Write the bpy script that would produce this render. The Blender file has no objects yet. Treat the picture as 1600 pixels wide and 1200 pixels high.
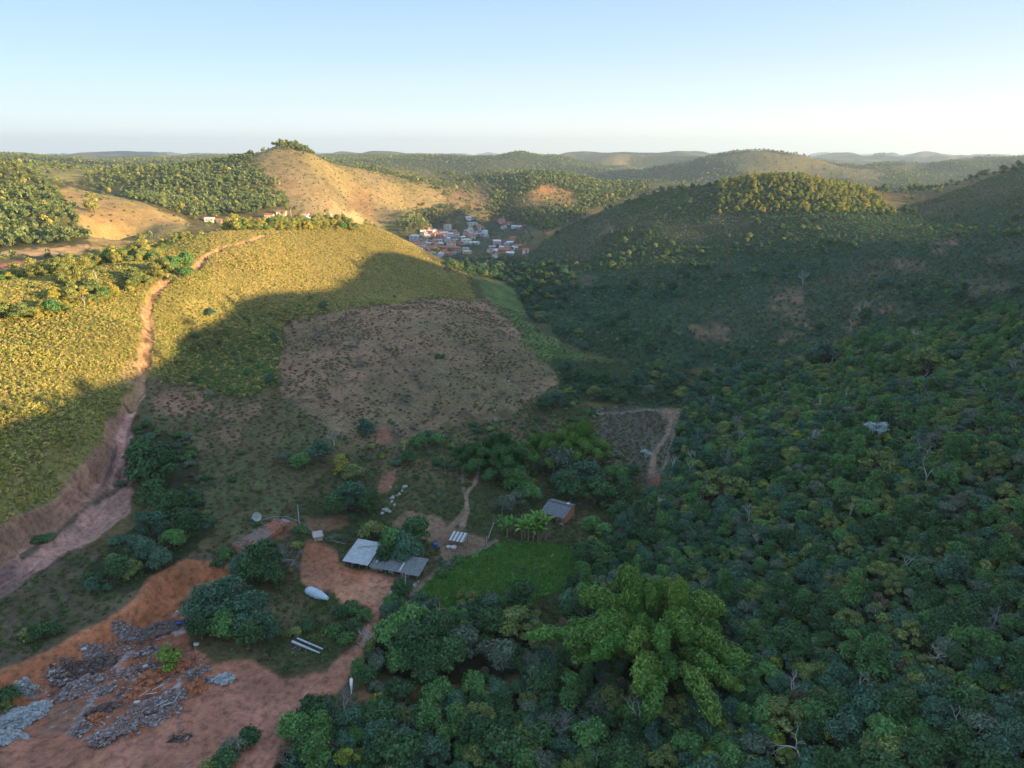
import bpy, math, random
import numpy as np
from mathutils import Vector, Matrix
random.seed(7)
R = math.radians
SC = bpy.context.scene
COL = SC.collection

# ------------------------------------------------------------------ camera
F_PX = 1067.0            # focal length in pixels of the 1600 px wide frame
PITCH = R(18.8)
CAM_Z = 85.0
cam_data = bpy.data.cameras.new('camera')
cam = bpy.data.objects.new('camera', cam_data)
COL.objects.link(cam)
cam.location = (0, 0, CAM_Z)
cam.rotation_euler = (R(90) - PITCH, 0, 0)
cam_data.sensor_fit = 'HORIZONTAL'
cam_data.sensor_width = 36.0
cam_data.lens = 36.0 * F_PX / 1600.0
cam_data.clip_start = 0.5
cam_data.clip_end = 80000.0
SC.camera = cam

# ------------------------------------------------------------------ sky and sun
EXPO = 1.66
SKY_LEVEL = 2 ** -EXPO
SUN_EL = R(9.5)
SUN_BACK = R(20)          # the sun stands to the right, a little behind the camera
SUN_DIR = Vector((math.cos(SUN_EL) * math.cos(SUN_BACK), -math.cos(SUN_EL) * math.sin(SUN_BACK), math.sin(SUN_EL)))
world = bpy.data.worlds.new('World')
SC.world = world
world.use_nodes = True
wn = world.node_tree
bg = wn.nodes['Background']
sky = wn.nodes.new('ShaderNodeTexSky')
sky.sky_type = 'NISHITA'
sky.sun_disc = False
sky.sun_elevation = SUN_EL
sky.sun_rotation = R(90) + SUN_BACK
sky.altitude = 600
sky.air_density = 1.0
sky.dust_density = 0.6
sky.ozone_density = 1.6
def wnode(t, **kw):
    n_ = wn.nodes.new(t)
    for k, v in kw.items(): setattr(n_, k, v)
    return n_
# a clear evening sky: the Nishita sky blended into a soft elevation gradient (pale cream rim, blue above, brightened out of frame to fill the shade, warmer to the sun's side)
wgeo = wnode('ShaderNodeTexCoord'); wsep = wnode('ShaderNodeSeparateXYZ'); wn.links.new(wgeo.outputs['Generated'], wsep.inputs[0])
wr = wnode('ShaderNodeValToRGB'); wn.links.new(wsep.outputs[2], wr.inputs[0])
stops = [(0.0, (1.05, 1.04, .95)), (.02, (.95, .98, .94)), (.06, (.65, .79, .89)), (.12, (.46, .64, .84)), (.19, (.34, .54, .82)), (.30, (.40, .58, .88)), (1.0, (.38, .56, .90))]
el_ = wr.color_ramp.elements
while len(el_) < len(stops): el_.new(.5)
for e_, (p_, c_) in zip(el_, stops): e_.position = p_; e_.color = c_ + (1,)
wm = wnode('ShaderNodeMix'); wm.data_type = 'RGBA'; wm.blend_type = 'MULTIPLY'; wm.inputs[0].default_value = 1
wr2 = wnode('ShaderNodeValToRGB'); e2 = wr2.color_ramp.elements
mr = wnode('ShaderNodeMapRange'); mr.inputs[1].default_value = -1; mr.inputs[2].default_value = 1; wn.links.new(wsep.outputs[0], mr.inputs[0]); wn.links.new(mr.outputs[0], wr2.inputs[0])
e2[0].position = .2; e2[0].color = (.93, .98, 1.0, 1); e2[1].position = .85; e2[1].color = (1.15, 1.06, .95, 1)
wn.links.new(wr.outputs[0], wm.inputs[6]); wn.links.new(wr2.outputs[0], wm.inputs[7])
wv = wnode('ShaderNodeMix'); wv.data_type = 'RGBA'; wv.blend_type = 'ADD'; wv.inputs[0].default_value = .10
wsc = wnode('ShaderNodeVectorMath', operation='SCALE'); wsc.inputs[3].default_value = 11.9 * SKY_LEVEL; wn.links.new(wm.outputs[2], wsc.inputs[0])
wn.links.new(wsc.outputs[0], wv.inputs[6]); wn.links.new(sky.outputs[0], wv.inputs[7])
wn.links.new(wv.outputs[2], bg.inputs[0])
bg.inputs[1].default_value = 0.1
sun_data = bpy.data.lights.new('sun', 'SUN')
sun_data.energy = 5.0
sun_data.angle = R(0.6)
sun_data.color = (1.0, 0.70, 0.36)
sun = bpy.data.objects.new('sun', sun_data)
COL.objects.link(sun)
sun.rotation_euler = SUN_DIR.to_track_quat('Z', 'Y').to_euler()
sun.location = (200, -100, 300)
SC.view_settings.view_transform = 'Standard'
SC.view_settings.look = 'None'
SC.view_settings.exposure = EXPO
SC.view_settings.gamma = 1.0
SC.render.engine = 'CYCLES'
SC.cycles.use_denoising = True
SC.cycles.max_bounces = 5
SC.cycles.diffuse_bounces = 3
SC.cycles.transmission_bounces = 3
SC.cycles.transparent_max_bounces = 4
SC.cycles.volume_bounces = 0
# ------------------------------------------------------------------ terrain
CP, SP = math.cos(PITCH), math.sin(PITCH)
def ray(px, py):
    u = (px - 800.0) / F_PX; v = (600.0 - py) / F_PX
    return u, CP + v * SP, -SP + v * CP          # dx, dy, dz
ctrl = []
def Dp(px, py, Y):
    u, dy, dz = ray(px, py); t = Y / dy
    ctrl.append((u * t, Y, CAM_Z + dz * t))
def Zp(px, py, z):
    u, dy, dz = ray(px, py); t = (z - CAM_Z) / dz
    ctrl.append((u * t, dy * t, z))
def Hp(px, Y, z):
    ctrl.append(((px - 800.0) / F_PX * Y / 1.02, Y, z))
def Wp(x, y, z): ctrl.append((x, y, z))

for q in [(0,1200,3),(200,1200,3),(400,1200,2),(600,1200,0),(800,1200,-2),(1000,1200,-1),(1200,1200,4),(1400,1200,10),(1600,1200,15),
          (0,1050,4),(200,1050,3.5),(400,1050,2.5),(600,1050,0.8),(800,1050,-2),(1000,1050,-2),(1200,1050,4),(1400,1050,11),(1600,1050,18),
          (60,960,5.5),(250,900,5.5),(330,870,5),(420,950,3.5),
          (0,870,13),(200,860,7.5),(300,840,6.5),(420,850,5),(540,870,3),(620,890,2.6),(700,870,1.5),(850,850,-1),(1000,870,-2),(1100,900,0),(1200,880,5),(1400,870,12),(1600,880,20),
          (0,760,20),(90,800,12),(200,740,11),(300,760,9),(420,770,7),(540,770,4.5),(650,760,2.5),(750,770,0.5),(870,790,-1.5),(1000,760,-3),(1100,760,0),(1250,760,8),(1400,760,14),(1600,760,23),
          (0,680,25),(100,660,24),(200,650,17),(300,660,13),(420,660,9.5),(540,670,6.5),(650,670,4),(750,660,2),(880,680,-3),(1000,660,-4),(1100,660,-1),(1250,660,8),(1400,660,15),(1600,660,26),
          (0,590,31),(120,580,28),(210,590,22),(300,590,15.5),(400,620,10),(450,580,12),(560,590,11),(680,600,9),(800,600,2.5),(870,600,-3),(1000,600,-5),(1100,600,-4),(1250,600,3),(1400,590,12),(1600,580,28),
          (0,510,37),(120,510,35),(220,520,30),(300,530,20),(400,540,13),(450,500,15),(560,500,17),(700,530,14),(800,530,4),(845,540,-5),(950,560,-6),(1100,575,-5),(1200,570,-1),(1350,550,8),(1500,520,21),(1600,505,31),
          (500,400,31),(500,440,23),(500,470,18),(600,400,24),(600,430,17),(400,400,38),(400,450,28),(400,500,18),(300,450,36),(300,500,26),(250,430,41),
          (600,480,16),(700,480,13)]:
    Zp(*q)
for q in [(900,520,330),(1000,540,305),(1100,520,320),(1200,530,312),(1350,500,330),(1450,455,370),(1600,450,390),
          (770,440,510),(800,480,430),(830,520,350),(850,400,640),(900,420,540),(1000,440,470),(1000,380,590),(1100,430,470),(1100,360,600),
          (1200,400,500),(1200,330,620),(1300,420,440),(1300,350,560),(1230,277,700),(1100,293,720),(1050,296,730),(960,324,760),(900,350,760),(840,375,770),(1340,300,680),
          (1500,294,700),(1600,292,640),(1440,300,720),(1400,303,760),(1500,340,600),(1600,340,540),(1500,400,430),(1600,400,430),(1420,340,600),
          (640,385,900),(700,365,1030),(740,345,1130),(800,370,1000),(820,400,800),(790,345,1150),(600,350,950),(560,345,900),(650,345,1050),
          (640,395,450),(700,440,420),(740,430,480),(580,355,480),(500,350,460),(410,355,410),(340,365,370),(250,397,310),(150,420,270),(60,440,240),(0,450,225),
          (0,405,420),(100,395,480),(0,370,520),(0,330,600),(0,253,720),(50,283,700),(140,370,520),(100,330,580),
          (200,375,560),(290,350,640),(200,340,640),(130,300,720),(230,320,690),(250,370,560),
          (430,325,780),(350,320,800),(250,275,950),(330,255,1050),(400,245,1050),(300,300,870),(170,265,1000),(80,262,1100),
          (20,243,1800),(100,247,1700),(220,252,1700),(200,260,1300),
          (450,226,1050),(415,256,980),(490,244,1080),(560,262,1150),(640,282,1150),(700,306,1150),(725,325,1120),(450,300,880),(560,313,920),(500,325,850),(640,322,1000),(650,335,1000),(560,290,1000),
          (590,246,1500),(650,250,1700),(720,246,1800),(700,268,1500),(760,265,1500),(690,290,1300),(740,300,1250),(750,330,1150),
          (870,268,1350),(830,288,1250),(870,300,1220),(830,322,1150),(930,300,1250),(900,320,1150),(800,300,1250),(1000,290,1300),(950,285,1350),
          (810,230,2800),(870,245,2800),(800,270,1900),(960,263,2000),(1000,256,2300),(1000,276,1800),(900,252,2600),(1100,268,1900),(1050,285,1600),
          (1150,222,2700),(1080,234,2700),(1220,235,2700),(1080,258,2400),(1200,262,2200),(1300,250,2800),(1380,248,2600),(1300,275,1700),(1430,275,1900),(1250,283,1400),(1400,285,1400),
          (1500,236,3600),(1600,248,4000),(1500,262,2500),(1600,266,2300),(1440,250,3000),(1340,262,2100)]:
    Dp(*q)
for q in [(1600,300,8),(1500,295,6),(960,1000,-8),(1100,950,8),(1230,950,12),(1340,900,18),(840,900,-24),
          (0,310,24),(150,370,20),(250,420,16),(340,500,12),(410,560,8),(500,620,4),(580,650,-8),(640,650,-22),(720,620,-18),
          (130,840,30),(0,950,50),(300,700,16),(480,1400,45),(640,1380,25),(870,1750,5),(430,1300,60),(220,1150,50),
          (1440,1100,15),(1600,1100,10),(1230,1200,10)]:
    Hp(*q)
# below and behind the camera, and to both sides of the picture
for q in [(0,50,-1),(40,45,8),(-40,45,4),(0,10,0),(70,20,24),(-70,20,14),(0,-60,6),(120,-60,40),(-120,-60,30),(0,-300,20),(-400,-300,60),(300,-300,60),
          (-105,90,17),(-130,120,27),(-160,160,38),(-200,200,44),(-190,120,40),(-300,200,30),(-260,60,48),(-500,100,50),(-700,400,60),(-600,600,80),
          (-1200,900,95),(-1500,1800,90),(-2500,500,100),(0,-2500,80),(2500,-500,120)]:
    Wp(*q)
# ridge beyond the right edge of the picture: its evening shadow lies over the valley
TAN_E = math.tan(SUN_EL); TB = math.tan(SUN_BACK)
def ridge_for(px, py, z=None, Y=None, f=0.80, add=70, lower=0.0):
    """crest point that throws its shadow edge on the given slope point"""
    u, dy, dz = ray(px, py)
    t = (z - CAM_Z) / dz if z is not None else Y / dy
    x, y, zz = u * t, dy * t, CAM_Z + dz * t
    # point on the line towards the sun where x = f*y + add
    s = (f * y + add - x) / (1 + f * TB)
    h = zz + s / math.cos(SUN_BACK) * TAN_E - lower
    Wp(x + s, y - s * TB, h)
    return x + s, y - s * TB, h
RIDGE = []
for q in [dict(px=0,py=700,z=24), dict(px=150,py=630,z=26), dict(px=330,py=520,z=20), dict(px=430,py=462,z=24), dict(px=600,py=432,z=17), dict(px=640,py=400,z=23,add=60),
          dict(px=722,py=322,Y=1120,add=200), dict(px=1300,py=335,Y=600,add=230,lower=30), ]:
    RIDGE.append(ridge_for(**q))
for (x, y, h) in RIDGE:
    Wp(x + 130 + .2 * y, y, h - 12); Wp(x + 600, y - 60, h - 10)
C = np.array(ctrl)

def to_q(x, y):
    """conformal map coordinates: azimuth and log distance (an offset keeps the pole away from the view)"""
    r = np.sqrt(x * x + y * y + 900.0)
    return np.arctan2(x, y), np.log(r)
ca, cl = to_q(C[:, 0], C[:, 1])
def kern(d2): return d2 * np.log(d2 + 1e-9) * 0.5
n = len(C)
A = np.zeros((n + 3, n + 3))
d2 = (ca[:, None] - ca[None]) ** 2 + (cl[:, None] - cl[None]) ** 2
A[:n, :n] = kern(d2) + np.eye(n) * 2e-5
A[:n, n] = 1; A[:n, n + 1] = ca; A[:n, n + 2] = cl
A[n:, :n] = A[:n, n:].T
b = np.zeros(n + 3); b[:n] = C[:, 2]
W = np.linalg.solve(A, b)
def tps(a, l):
    sh = a.shape; a = a.ravel(); l = l.ravel(); out = np.empty(a.shape)
    for i in range(0, len(a), 20000):
        s = slice(i, i + 20000)
        d = (a[s, None] - ca[None]) ** 2 + (l[s, None] - cl[None]) ** 2
        out[s] = kern(d) @ W[:n] + W[n] + W[n + 1] * a[s] + W[n + 2] * l[s]
    return out.reshape(sh)

_rng = np.random.RandomState(3)
_T = _rng.rand(512, 512)
def vnoise(x, y):
    xi = np.floor(x); yi = np.floor(y)
    fx = x - xi; fy = y - yi
    fx = fx * fx * (3 - 2 * fx); fy = fy * fy * (3 - 2 * fy)
    i = xi.astype(np.int64) & 511; j = yi.astype(np.int64) & 511
    i1 = (i + 1) & 511; j1 = (j + 1) & 511
    return (_T[i, j] * (1 - fx) + _T[i1, j] * fx) * (1 - fy) + (_T[i, j1] * (1 - fx) + _T[i1, j1] * fx) * fy
def fbm(x, y, wl, octv=4, gain=0.5, off=0.0):
    s = 0.0; a = 1.0; t = 0.0
    for k in range(octv):
        s = s + a * (vnoise(x / wl + 17.3 * k + off, y / wl + 9.1 * k - off) - 0.5)
        t += a; a *= gain; wl *= 0.5
    return s / t * 2          # about -1..1

# polar grid round the camera: dense in front, coarse elsewhere
def seg(a0, a1, n_): return np.linspace(a0, a1, n_, endpoint=False)
AZ = np.concatenate([seg(-180, -60, 60), seg(-60, -40.5, 60), seg(-40.5, 40.5, 1060), seg(40.5, 62, 80), seg(62, 180, 60), [180.0]]) * math.pi / 180
LR = np.concatenate([np.log(seg(1.5, 52, 16)), np.linspace(math.log(52), math.log(400), 470, endpoint=False),
                     np.linspace(math.log(400), math.log(1500), 250, endpoint=False), np.linspace(math.log(1500), math.log(5000), 110, endpoint=False),
                     np.linspace(math.log(5000), math.log(20000), 40)])
NA, NR = len(AZ), len(LR)
GA, GL = np.meshgrid(AZ, LR)                       # rows: distance, columns: azimuth
GR = np.exp(GL)
GX, GY = GR * np.sin(GA), GR * np.cos(GA)
# thin plate evaluated on every fourth row and column, then interpolated
ia = np.unique(np.append(np.arange(0, NA, 4), NA - 1)); il = np.unique(np.append(np.arange(0, NR, 4), NR - 1))
qa, ql = to_q(GX[np.ix_(il, ia)], GY[np.ix_(il, ia)])
coarse = tps(qa, ql)
tmp = np.empty((len(il), NA))
for k in range(len(il)): tmp[k] = np.interp(AZ, AZ[ia], coarse[k])
GZ = np.empty((NR, NA))
for k in range(NA): GZ[:, k] = np.interp(LR, LR[il], tmp[:, k])
far = np.clip((GR - 3500) / 6000, 0, 1)
hz = 30 + 45 * fbm(GX, GY, 5000, 3) + 25 * (1 - np.abs(fbm(GX, GY, 2500, 3)))
GZ = GZ * (1 - far) + hz * far
amp = np.interp(GR, [0, 150, 400, 1000, 2500, 9000, 40000], [0, .5, 2.2, 7, 16, 60, 170])
GZ += amp * fbm(GX, GY, 170, 5, .5) * np.interp(GR, [0, 1500, 3000], [1, 1, .35])
GZ += np.interp(GR, [1350, 1900, 5000, 9000], [0, 1, 1.5, 1.6]) * (125 * fbm(GX, GY, 620, 3, .38, 5.0) - 48)
GZ += np.interp(GR, [40, 200, 600], [.12, .35, .8]) * fbm(GX, GY, 14, 3)
# the far hills stay as low as the surveyed skyline
skx = np.array([-400, 0, 100, 220, 330, 400, 560, 600, 700, 740, 780, 812, 840, 870, 900, 950, 1000, 1080, 1150, 1200, 1260, 1340, 1400, 1440, 1500, 1560, 1600, 2000])
sky_ = np.array([238, 239, 243, 251, 245, 242, 242, 241, 243, 246, 245, 235, 242, 240, 244, 240, 243, 238, 229, 233, 241, 245, 242, 240, 237, 240, 243, 243])
azpx = 800 + F_PX * np.tan(np.clip(AZ, -1.4, 1.4)) / 1.05
spy = np.interp(azpx, skx, sky_); sv = (600 - spy) / F_PX; slp = (-SP + sv * CP) / (CP + sv * SP)
lim = CAM_Z + GR * np.cos(np.clip(GA, -1.3, 1.3)) * slp[None]
kk = .006 * GR
cl_ = lim - kk * np.log1p(np.exp(np.clip((lim - GZ) / kk, -30, 30)))
limf = CAM_Z + GR * .0035
cl2 = limf - kk * np.log1p(np.exp(np.clip((limf - GZ) / kk, -30, 30)))
cl_ = np.where(GR > 5500, np.minimum(cl2, GZ), cl_)
wfar = np.clip((GR - 1120) / 120, 0, 1)
GZ = np.where(np.abs(GA) < 1.2, GZ * (1 - wfar) + np.minimum(cl_, GZ) * wfar, GZ)
u_, dyz = GX / np.maximum(GY, 1e-3), (GZ - CAM_Z) / np.maximum(GY, 1e-3)
# pixel each ground point was surveyed at (1600 x 1200 frame)
den = CP - dyz * SP
PXg = np.where(GY > 1, 800 + F_PX * u_ / den, -9999)
PYg = np.where(GY > 1, 600 - F_PX * (SP + dyz * CP) / den, -9999)
# ------------------------------------------------------------------ looking points up on the terrain
def gz(x, y):
    """ground height at world x, y (bilinear on the polar grid)"""
    a = np.arctan2(x, y); l = 0.5 * np.log(np.maximum(x * x + y * y, 2.3))
    fi = np.interp(a, AZ, np.arange(NA)); fj = np.interp(l, LR, np.arange(NR))
    i = np.minimum(fi.astype(int), NA - 2); j = np.minimum(fj.astype(int), NR - 2); fi = fi - i; fj = fj - j
    return (GZ[j, i] * (1 - fi) + GZ[j, i + 1] * fi) * (1 - fj) + (GZ[j + 1, i] * (1 - fi) + GZ[j + 1, i + 1] * fi) * fj
_TT = np.exp(np.linspace(math.log(55), math.log(20000), 2600))
def at(px, py, lift=0.0, tmin=0.0):
    """ground point whose top (lift metres up) was surveyed at this pixel"""
    dx, dy, dz = ray(px, py)
    z = CAM_Z + dz * _TT - lift
    g = gz(dx * _TT, dy * _TT)
    k = np.nonzero((z <= g) & (_TT > tmin))[0]
    if len(k) == 0: t = _TT[-1]
    else:
        k = k[0]
        if k == 0: t = _TT[0]
        else:
            e0 = z[k - 1] - g[k - 1]; e1 = z[k] - g[k]
            t = _TT[k - 1] + (_TT[k] - _TT[k - 1]) * e0 / (e0 - e1)
    x, y = dx * t, dy * t
    return Vector((x, y, float(gz(np.array([x]), np.array([y]))[0])))
def ground(x, y): return float(gz(np.array([x]), np.array([y]))[0])
def to_px(x, y, z):
    dz = (z - CAM_Z) / y; den_ = CP - dz * SP
    return 800 + F_PX * (x / y) / den_, 600 - F_PX * (SP + dz * CP) / den_

NEAR = np.nonzero(np.exp(LR) < 420)[0][-1] + 1
def line_dist(pts, rows=NEAR, reach=40):
    """distance and side (left of the walking direction > 0) to a polyline, plus place along it 0..1"""
    x = GX[:rows]; y = GY[:rows]
    best = np.full(x.shape, 1e9); side = np.zeros(x.shape); along = np.zeros(x.shape)
    P = [np.array((p.x, p.y)) for p in pts]
    L = [0.0]
    for a_, b_ in zip(P[:-1], P[1:]): L.append(L[-1] + np.linalg.norm(b_ - a_))
    for k, (a_, b_) in enumerate(zip(P[:-1], P[1:])):
        d = b_ - a_; q = ((x - a_[0]) * d[0] + (y - a_[1]) * d[1]) / (d @ d)
        t = np.clip(q, 0, 1)
        ex = x - a_[0] - t * d[0]; ey = y - a_[1] - t * d[1]
        dd = np.hypot(ex, ey); m = dd < best
        best[m] = dd[m]; side[m] = np.sign(d[0] * ey - d[1] * ex)[m]; along[m] = ((L[k] + t * (L[k + 1] - L[k])) / L[-1])[m]
    return best, side, along
def sm(a, b_, x):
    t = np.clip((x - a) / (b_ - a), 0, 1); return t * t * (3 - 2 * t)
def inter(along, vals):
    return np.interp(along, np.linspace(0, 1, len(vals)), vals)

# gully with a steep cut bank, climbing into the hill trail
GUL = [at(*p) for p in [(-140, 950), (-60, 905), (0, 868), (60, 822), (115, 788), (155, 742), (175, 695), (184, 655), (200, 632), (216, 606)]]
TRAIL = [at(*p) for p in [(200, 632), (216, 606), (226, 565), (232, 520), (228, 482), (240, 457), (275, 430), (320, 402), (370, 382), (412, 368)]]
CUT = [at(*p) for p in [(-60, 1128), (20, 1078), (100, 1036), (180, 992), (228, 958), (252, 926), (290, 906), (335, 905), (372, 925)]]
nx, ny = GX[:NEAR], GY[:NEAR]
d, s, al = line_dist(GUL)
dn = d + 1.0 * fbm(nx, ny, 7, 3)
gdn = dn
gw = inter(al, [1, 1, 1, 1, .95, .8, .6, .45, .35, .3])
dep = inter(al, [2.6, 2.9, 3.0, 3.0, 3.0, 3.0, 2.9, 2.3, 1.1, .4])
gull = np.where(s > 0, 1 - sm(.5, 3.1, dn / gw), 1 - sm(2, 11, dn / gw))
GZ[:NEAR] -= dep * gull
gd, gs, gal = d, s, al
td, ts, tal = line_dist(TRAIL)
GZ[:NEAR] -= 1.1 * (1 - sm(.6, 2.0, td + .8 * fbm(nx, ny, 5, 2)))
cd, cs, cal = line_dist(CUT)
sd = cd * cs + 1.0 * fbm(nx, ny, 6, 3)
endf = np.minimum(sm(0, .06, cal), 1 - sm(.9, 1, cal))
GZ[:NEAR] += endf * (2.6 * sm(-1.8, 1.8, sd) * (1 - sm(4, 30, sd)) - 1.9 * (1 - sm(-2, 2, sd)) * (1 - sm(4, 26, -sd)))
# ruts and rills running along the gully floor
GZ[:NEAR] += np.where(gd < 14, 1.1 * (1 - sm(9, 14, gd)) * np.minimum(1, gw * 1.2), 0) * fbm(gd * gs, gal * 10, 1.3, 3)
u_, dyz = GX / np.maximum(GY, 1e-3), (GZ - CAM_Z) / np.maximum(GY, 1e-3)
den = CP - dyz * SP
PXg = np.where(GY > 1, 800 + F_PX * u_ / den, -9999)
PYg = np.where(GY > 1, 600 - F_PX * (SP + dyz * CP) / den, -9999)

# hollows in the far pasture hills: their sunward rims keep them in shadow
for (hx, hy, rad_, dep_, tm) in [(572, 306, 30, 30, 800), (540, 287, 17, 15, 800), (598, 300, 15, -5, 800), (178, 352, 15, 15, 480), (178, 372, 13, 12, 480)]:
    q_ = at(hx, hy, 0, tm); dd_ = (GX - q_.x) ** 2 + ((GY - q_.y) * .6) ** 2
    GZ -= dep_ * np.exp(-dd_ / (2 * rad_ ** 2))
# ------------------------------------------------------------------ land cover
wrpx = 1.0 * fbm(GX, GY, 30, 4, .6, 3.0) * 22 + fbm(GX, GY, 4, 2, .5, 8.0) * 4
wrpy = 1.0 * fbm(GX, GY, 30, 4, .6, 31.0) * 10 + fbm(GX, GY, 4, 2, .5, 12.0) * 2.5
scl = np.clip(160 / np.maximum(GR, 60), .18, 1.3)
QX = PXg + wrpx * np.clip(scl, .35, 1.3); QY = PYg + wrpy * scl
N1 = fbm(GX, GY, 60, 4); N2 = fbm(GX, GY, 12, 3, .6, 4.0); N3 = fbm(GX, GY, 300, 3, .5, 9.0)
N4 = fbm(GX, GY, 3.0, 2, .6, 14.0)
def inside(poly, y0=0, y1=1e9, warp=1.0):
    out = np.zeros(GX.shape, bool)
    xs = [p[0] for p in poly]; ys = [p[1] for p in poly]
    X_ = PXg + (QX - PXg) * warp; Y_ = PYg + (QY - PYg) * warp
    box = (X_ > min(xs)) & (X_ < max(xs)) & (Y_ > min(ys)) & (Y_ < max(ys)) & (GY > y0) & (GY < y1)
    r, c = np.nonzero(box)
    if len(r) == 0: return out
    x = X_[r, c]; y = Y_[r, c]; ins = np.zeros(len(r), bool)
    for (xa, ya), (xb, yb) in zip(poly, poly[1:] + poly[:1]):
        if ya == yb: continue
        ins ^= ((ya > y) != (yb > y)) & (x < (xb - xa) * (y - ya) / (yb - ya) + xa)
    out[r, c] = ins
    return out
def soft(m, k=2):
    m = m.astype(np.float32)
    for _ in range(k):
        m[1:-1] = (m[:-2] + 2 * m[1:-1] + m[2:]) * .25
        m[:, 1:-1] = (m[:, :-2] + 2 * m[:, 1:-1] + m[:, 2:]) * .25
    return m
COLR = np.zeros(GX.shape + (3,), np.float32)
def lerp(c0, c1, t):
    t = t[..., None] if np.ndim(t) else t
    return np.asarray(c0, np.float32) * (1 - t) + np.asarray(c1, np.float32) * t
def paint(m, col):
    global COLR
    m = m[..., None] if m.ndim == 2 else m
    COLR = COLR * (1 - m) + np.asarray(col, np.float32) * m
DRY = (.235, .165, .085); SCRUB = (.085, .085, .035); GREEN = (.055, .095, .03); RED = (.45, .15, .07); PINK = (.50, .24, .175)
PALE = (.50, .34, .21); FLOOR = (.035, .035, .02); BROWN = (.17, .12, .09); OLIVE = (.16, .145, .05); ORANGE = (.42, .22, .09)
paint(np.ones(GX.shape, np.float32), lerp(SCRUB, DRY, np.clip(.35 + .6 * N3 + .5 * N1, 0, 1)))

COVER = {}
def region(name, poly, y0=0, y1=1e9, k=2, warp=1):
    m = inside(poly, y0, y1, warp)
    COVER[name] = COVER[name] | m if name in COVER else m
    f = soft(m, k * 3 + 2)
    return sm(.2, .8, f + (N2 * .6 + N4 * .5) * 4 * f * (1 - f)).astype(np.float32)
offright = (GX > GY * .74 + 12) & (GY > -200)
# far hills: pasture patches between woods
farz = sm(1100, 1500, GR)
patch = sm(.08, .22, fbm(GX, GY, 330, 5, .6, 21.0))
paint(farz * 1.0, lerp((.055, .065, .035), (.17, .15, .07), patch))
COVER['farwood'] = (GR > 1150) & (GR < 4200) & (patch < .35)
# the grassy hills beyond the farm
m = region('hill', [(380, 235), (430, 215), (520, 228), (620, 255), (735, 322), (728, 345), (640, 345), (560, 352), (430, 330), (440, 300), (395, 262)], 780, 1280)
paint(m, lerp(lerp((.29, .22, .10), (.29, .215, .11), np.clip(N3 * 2 + .5, 0, 1)), (.17, .155, .055), np.clip(N1 * 1.2, 0, 1)))
paint(region('orangebare', [(425, 262), (470, 290), (455, 312), (425, 295)], 780, 1200, 4) * .4, (.36, .21, .10))
paint(region('orangebare', [(545, 272), (585, 290), (590, 315), (560, 300), (535, 285)], 780, 1200, 4) * .4, (.33, .18, .09))
m = region('leftpasture', [(70, 300), (110, 292), (150, 300), (230, 318), (300, 352), (250, 372), (200, 385), (150, 392), (110, 345), (85, 320)], 480, 820)
paint(m, lerp((.33, .25, .10), (.38, .235, .11), np.clip(N1 + .4, 0, 1)))
m = region('backpasture', [(30, 255), (200, 262), (190, 272), (120, 285), (60, 280)], 850, 1400); paint(m, (.34, .28, .10))
m = region('brownfield', [(500, 322), (545, 318), (585, 335), (590, 350), (530, 345)], 700, 1100); paint(m, (.37, .27, .15))
m = region('greenfield', [(580, 330), (640, 325), (700, 335), (690, 350), (620, 360), (585, 355)], 700, 1200); paint(m, (.14, .15, .055))
m = region('centralbare', [(800, 295), (850, 282), (900, 285), (935, 300), (930, 325), (880, 330), (800, 322)], 950, 1330); paint(m, lerp((.42, .22, .09), (.30, .20, .08), np.clip(N1 + .5, 0, 1)))
m = region('valleyside', [(690, 282), (790, 290), (780, 340), (700, 330)], 950, 1500); paint(m, (.20, .14, .08))
m = region('redroad', [(0, 412), (60, 405), (70, 412), (40, 425), (0, 432)], 250, 640); paint(m, (.45, .20, .13))
m = region('redroad', [(0, 392), (60, 390), (140, 380), (150, 388), (100, 398), (0, 400)], 330, 700); paint(m, (.52, .33, .16))
m = region('yellowfield', [(855, 365), (885, 355), (880, 372), (850, 392)], 500, 900); paint(m, (.17, .22, .03))
m = region('redcut', [(845, 362), (868, 356), (862, 366), (846, 369)], 500, 900); paint(m, (.5, .16, .09))
# wooded parts
W_ = 'wood'
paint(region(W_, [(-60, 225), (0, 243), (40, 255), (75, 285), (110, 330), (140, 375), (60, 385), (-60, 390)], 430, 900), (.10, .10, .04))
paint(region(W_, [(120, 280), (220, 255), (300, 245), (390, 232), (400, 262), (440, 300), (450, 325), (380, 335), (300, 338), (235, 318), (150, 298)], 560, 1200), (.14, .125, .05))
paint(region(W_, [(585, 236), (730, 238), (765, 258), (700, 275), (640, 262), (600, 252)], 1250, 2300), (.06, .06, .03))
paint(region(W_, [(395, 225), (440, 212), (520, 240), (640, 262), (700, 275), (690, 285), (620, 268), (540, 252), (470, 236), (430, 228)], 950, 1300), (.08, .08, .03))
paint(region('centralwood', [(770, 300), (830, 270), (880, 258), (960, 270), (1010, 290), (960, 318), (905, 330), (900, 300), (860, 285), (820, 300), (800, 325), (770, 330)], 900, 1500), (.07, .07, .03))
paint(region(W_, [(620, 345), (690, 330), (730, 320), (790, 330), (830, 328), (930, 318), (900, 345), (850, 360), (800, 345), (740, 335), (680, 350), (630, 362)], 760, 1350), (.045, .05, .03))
vill = region('village', [(625, 362), (690, 340), (760, 330), (800, 338), (830, 360), (835, 405), (700, 410), (640, 392)], 700, 1250)
paint(vill, lerp((.06, .08, .04), (.22, .13, .09), np.clip(N2 + .2, 0, 1)))
paint(region('valleywood', [(700, 402), (830, 402), (860, 400), (900, 440), (880, 480), (850, 520), (810, 480), (790, 440), (740, 430), (690, 425)], 380, 950), (.04, .05, .025))
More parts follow.
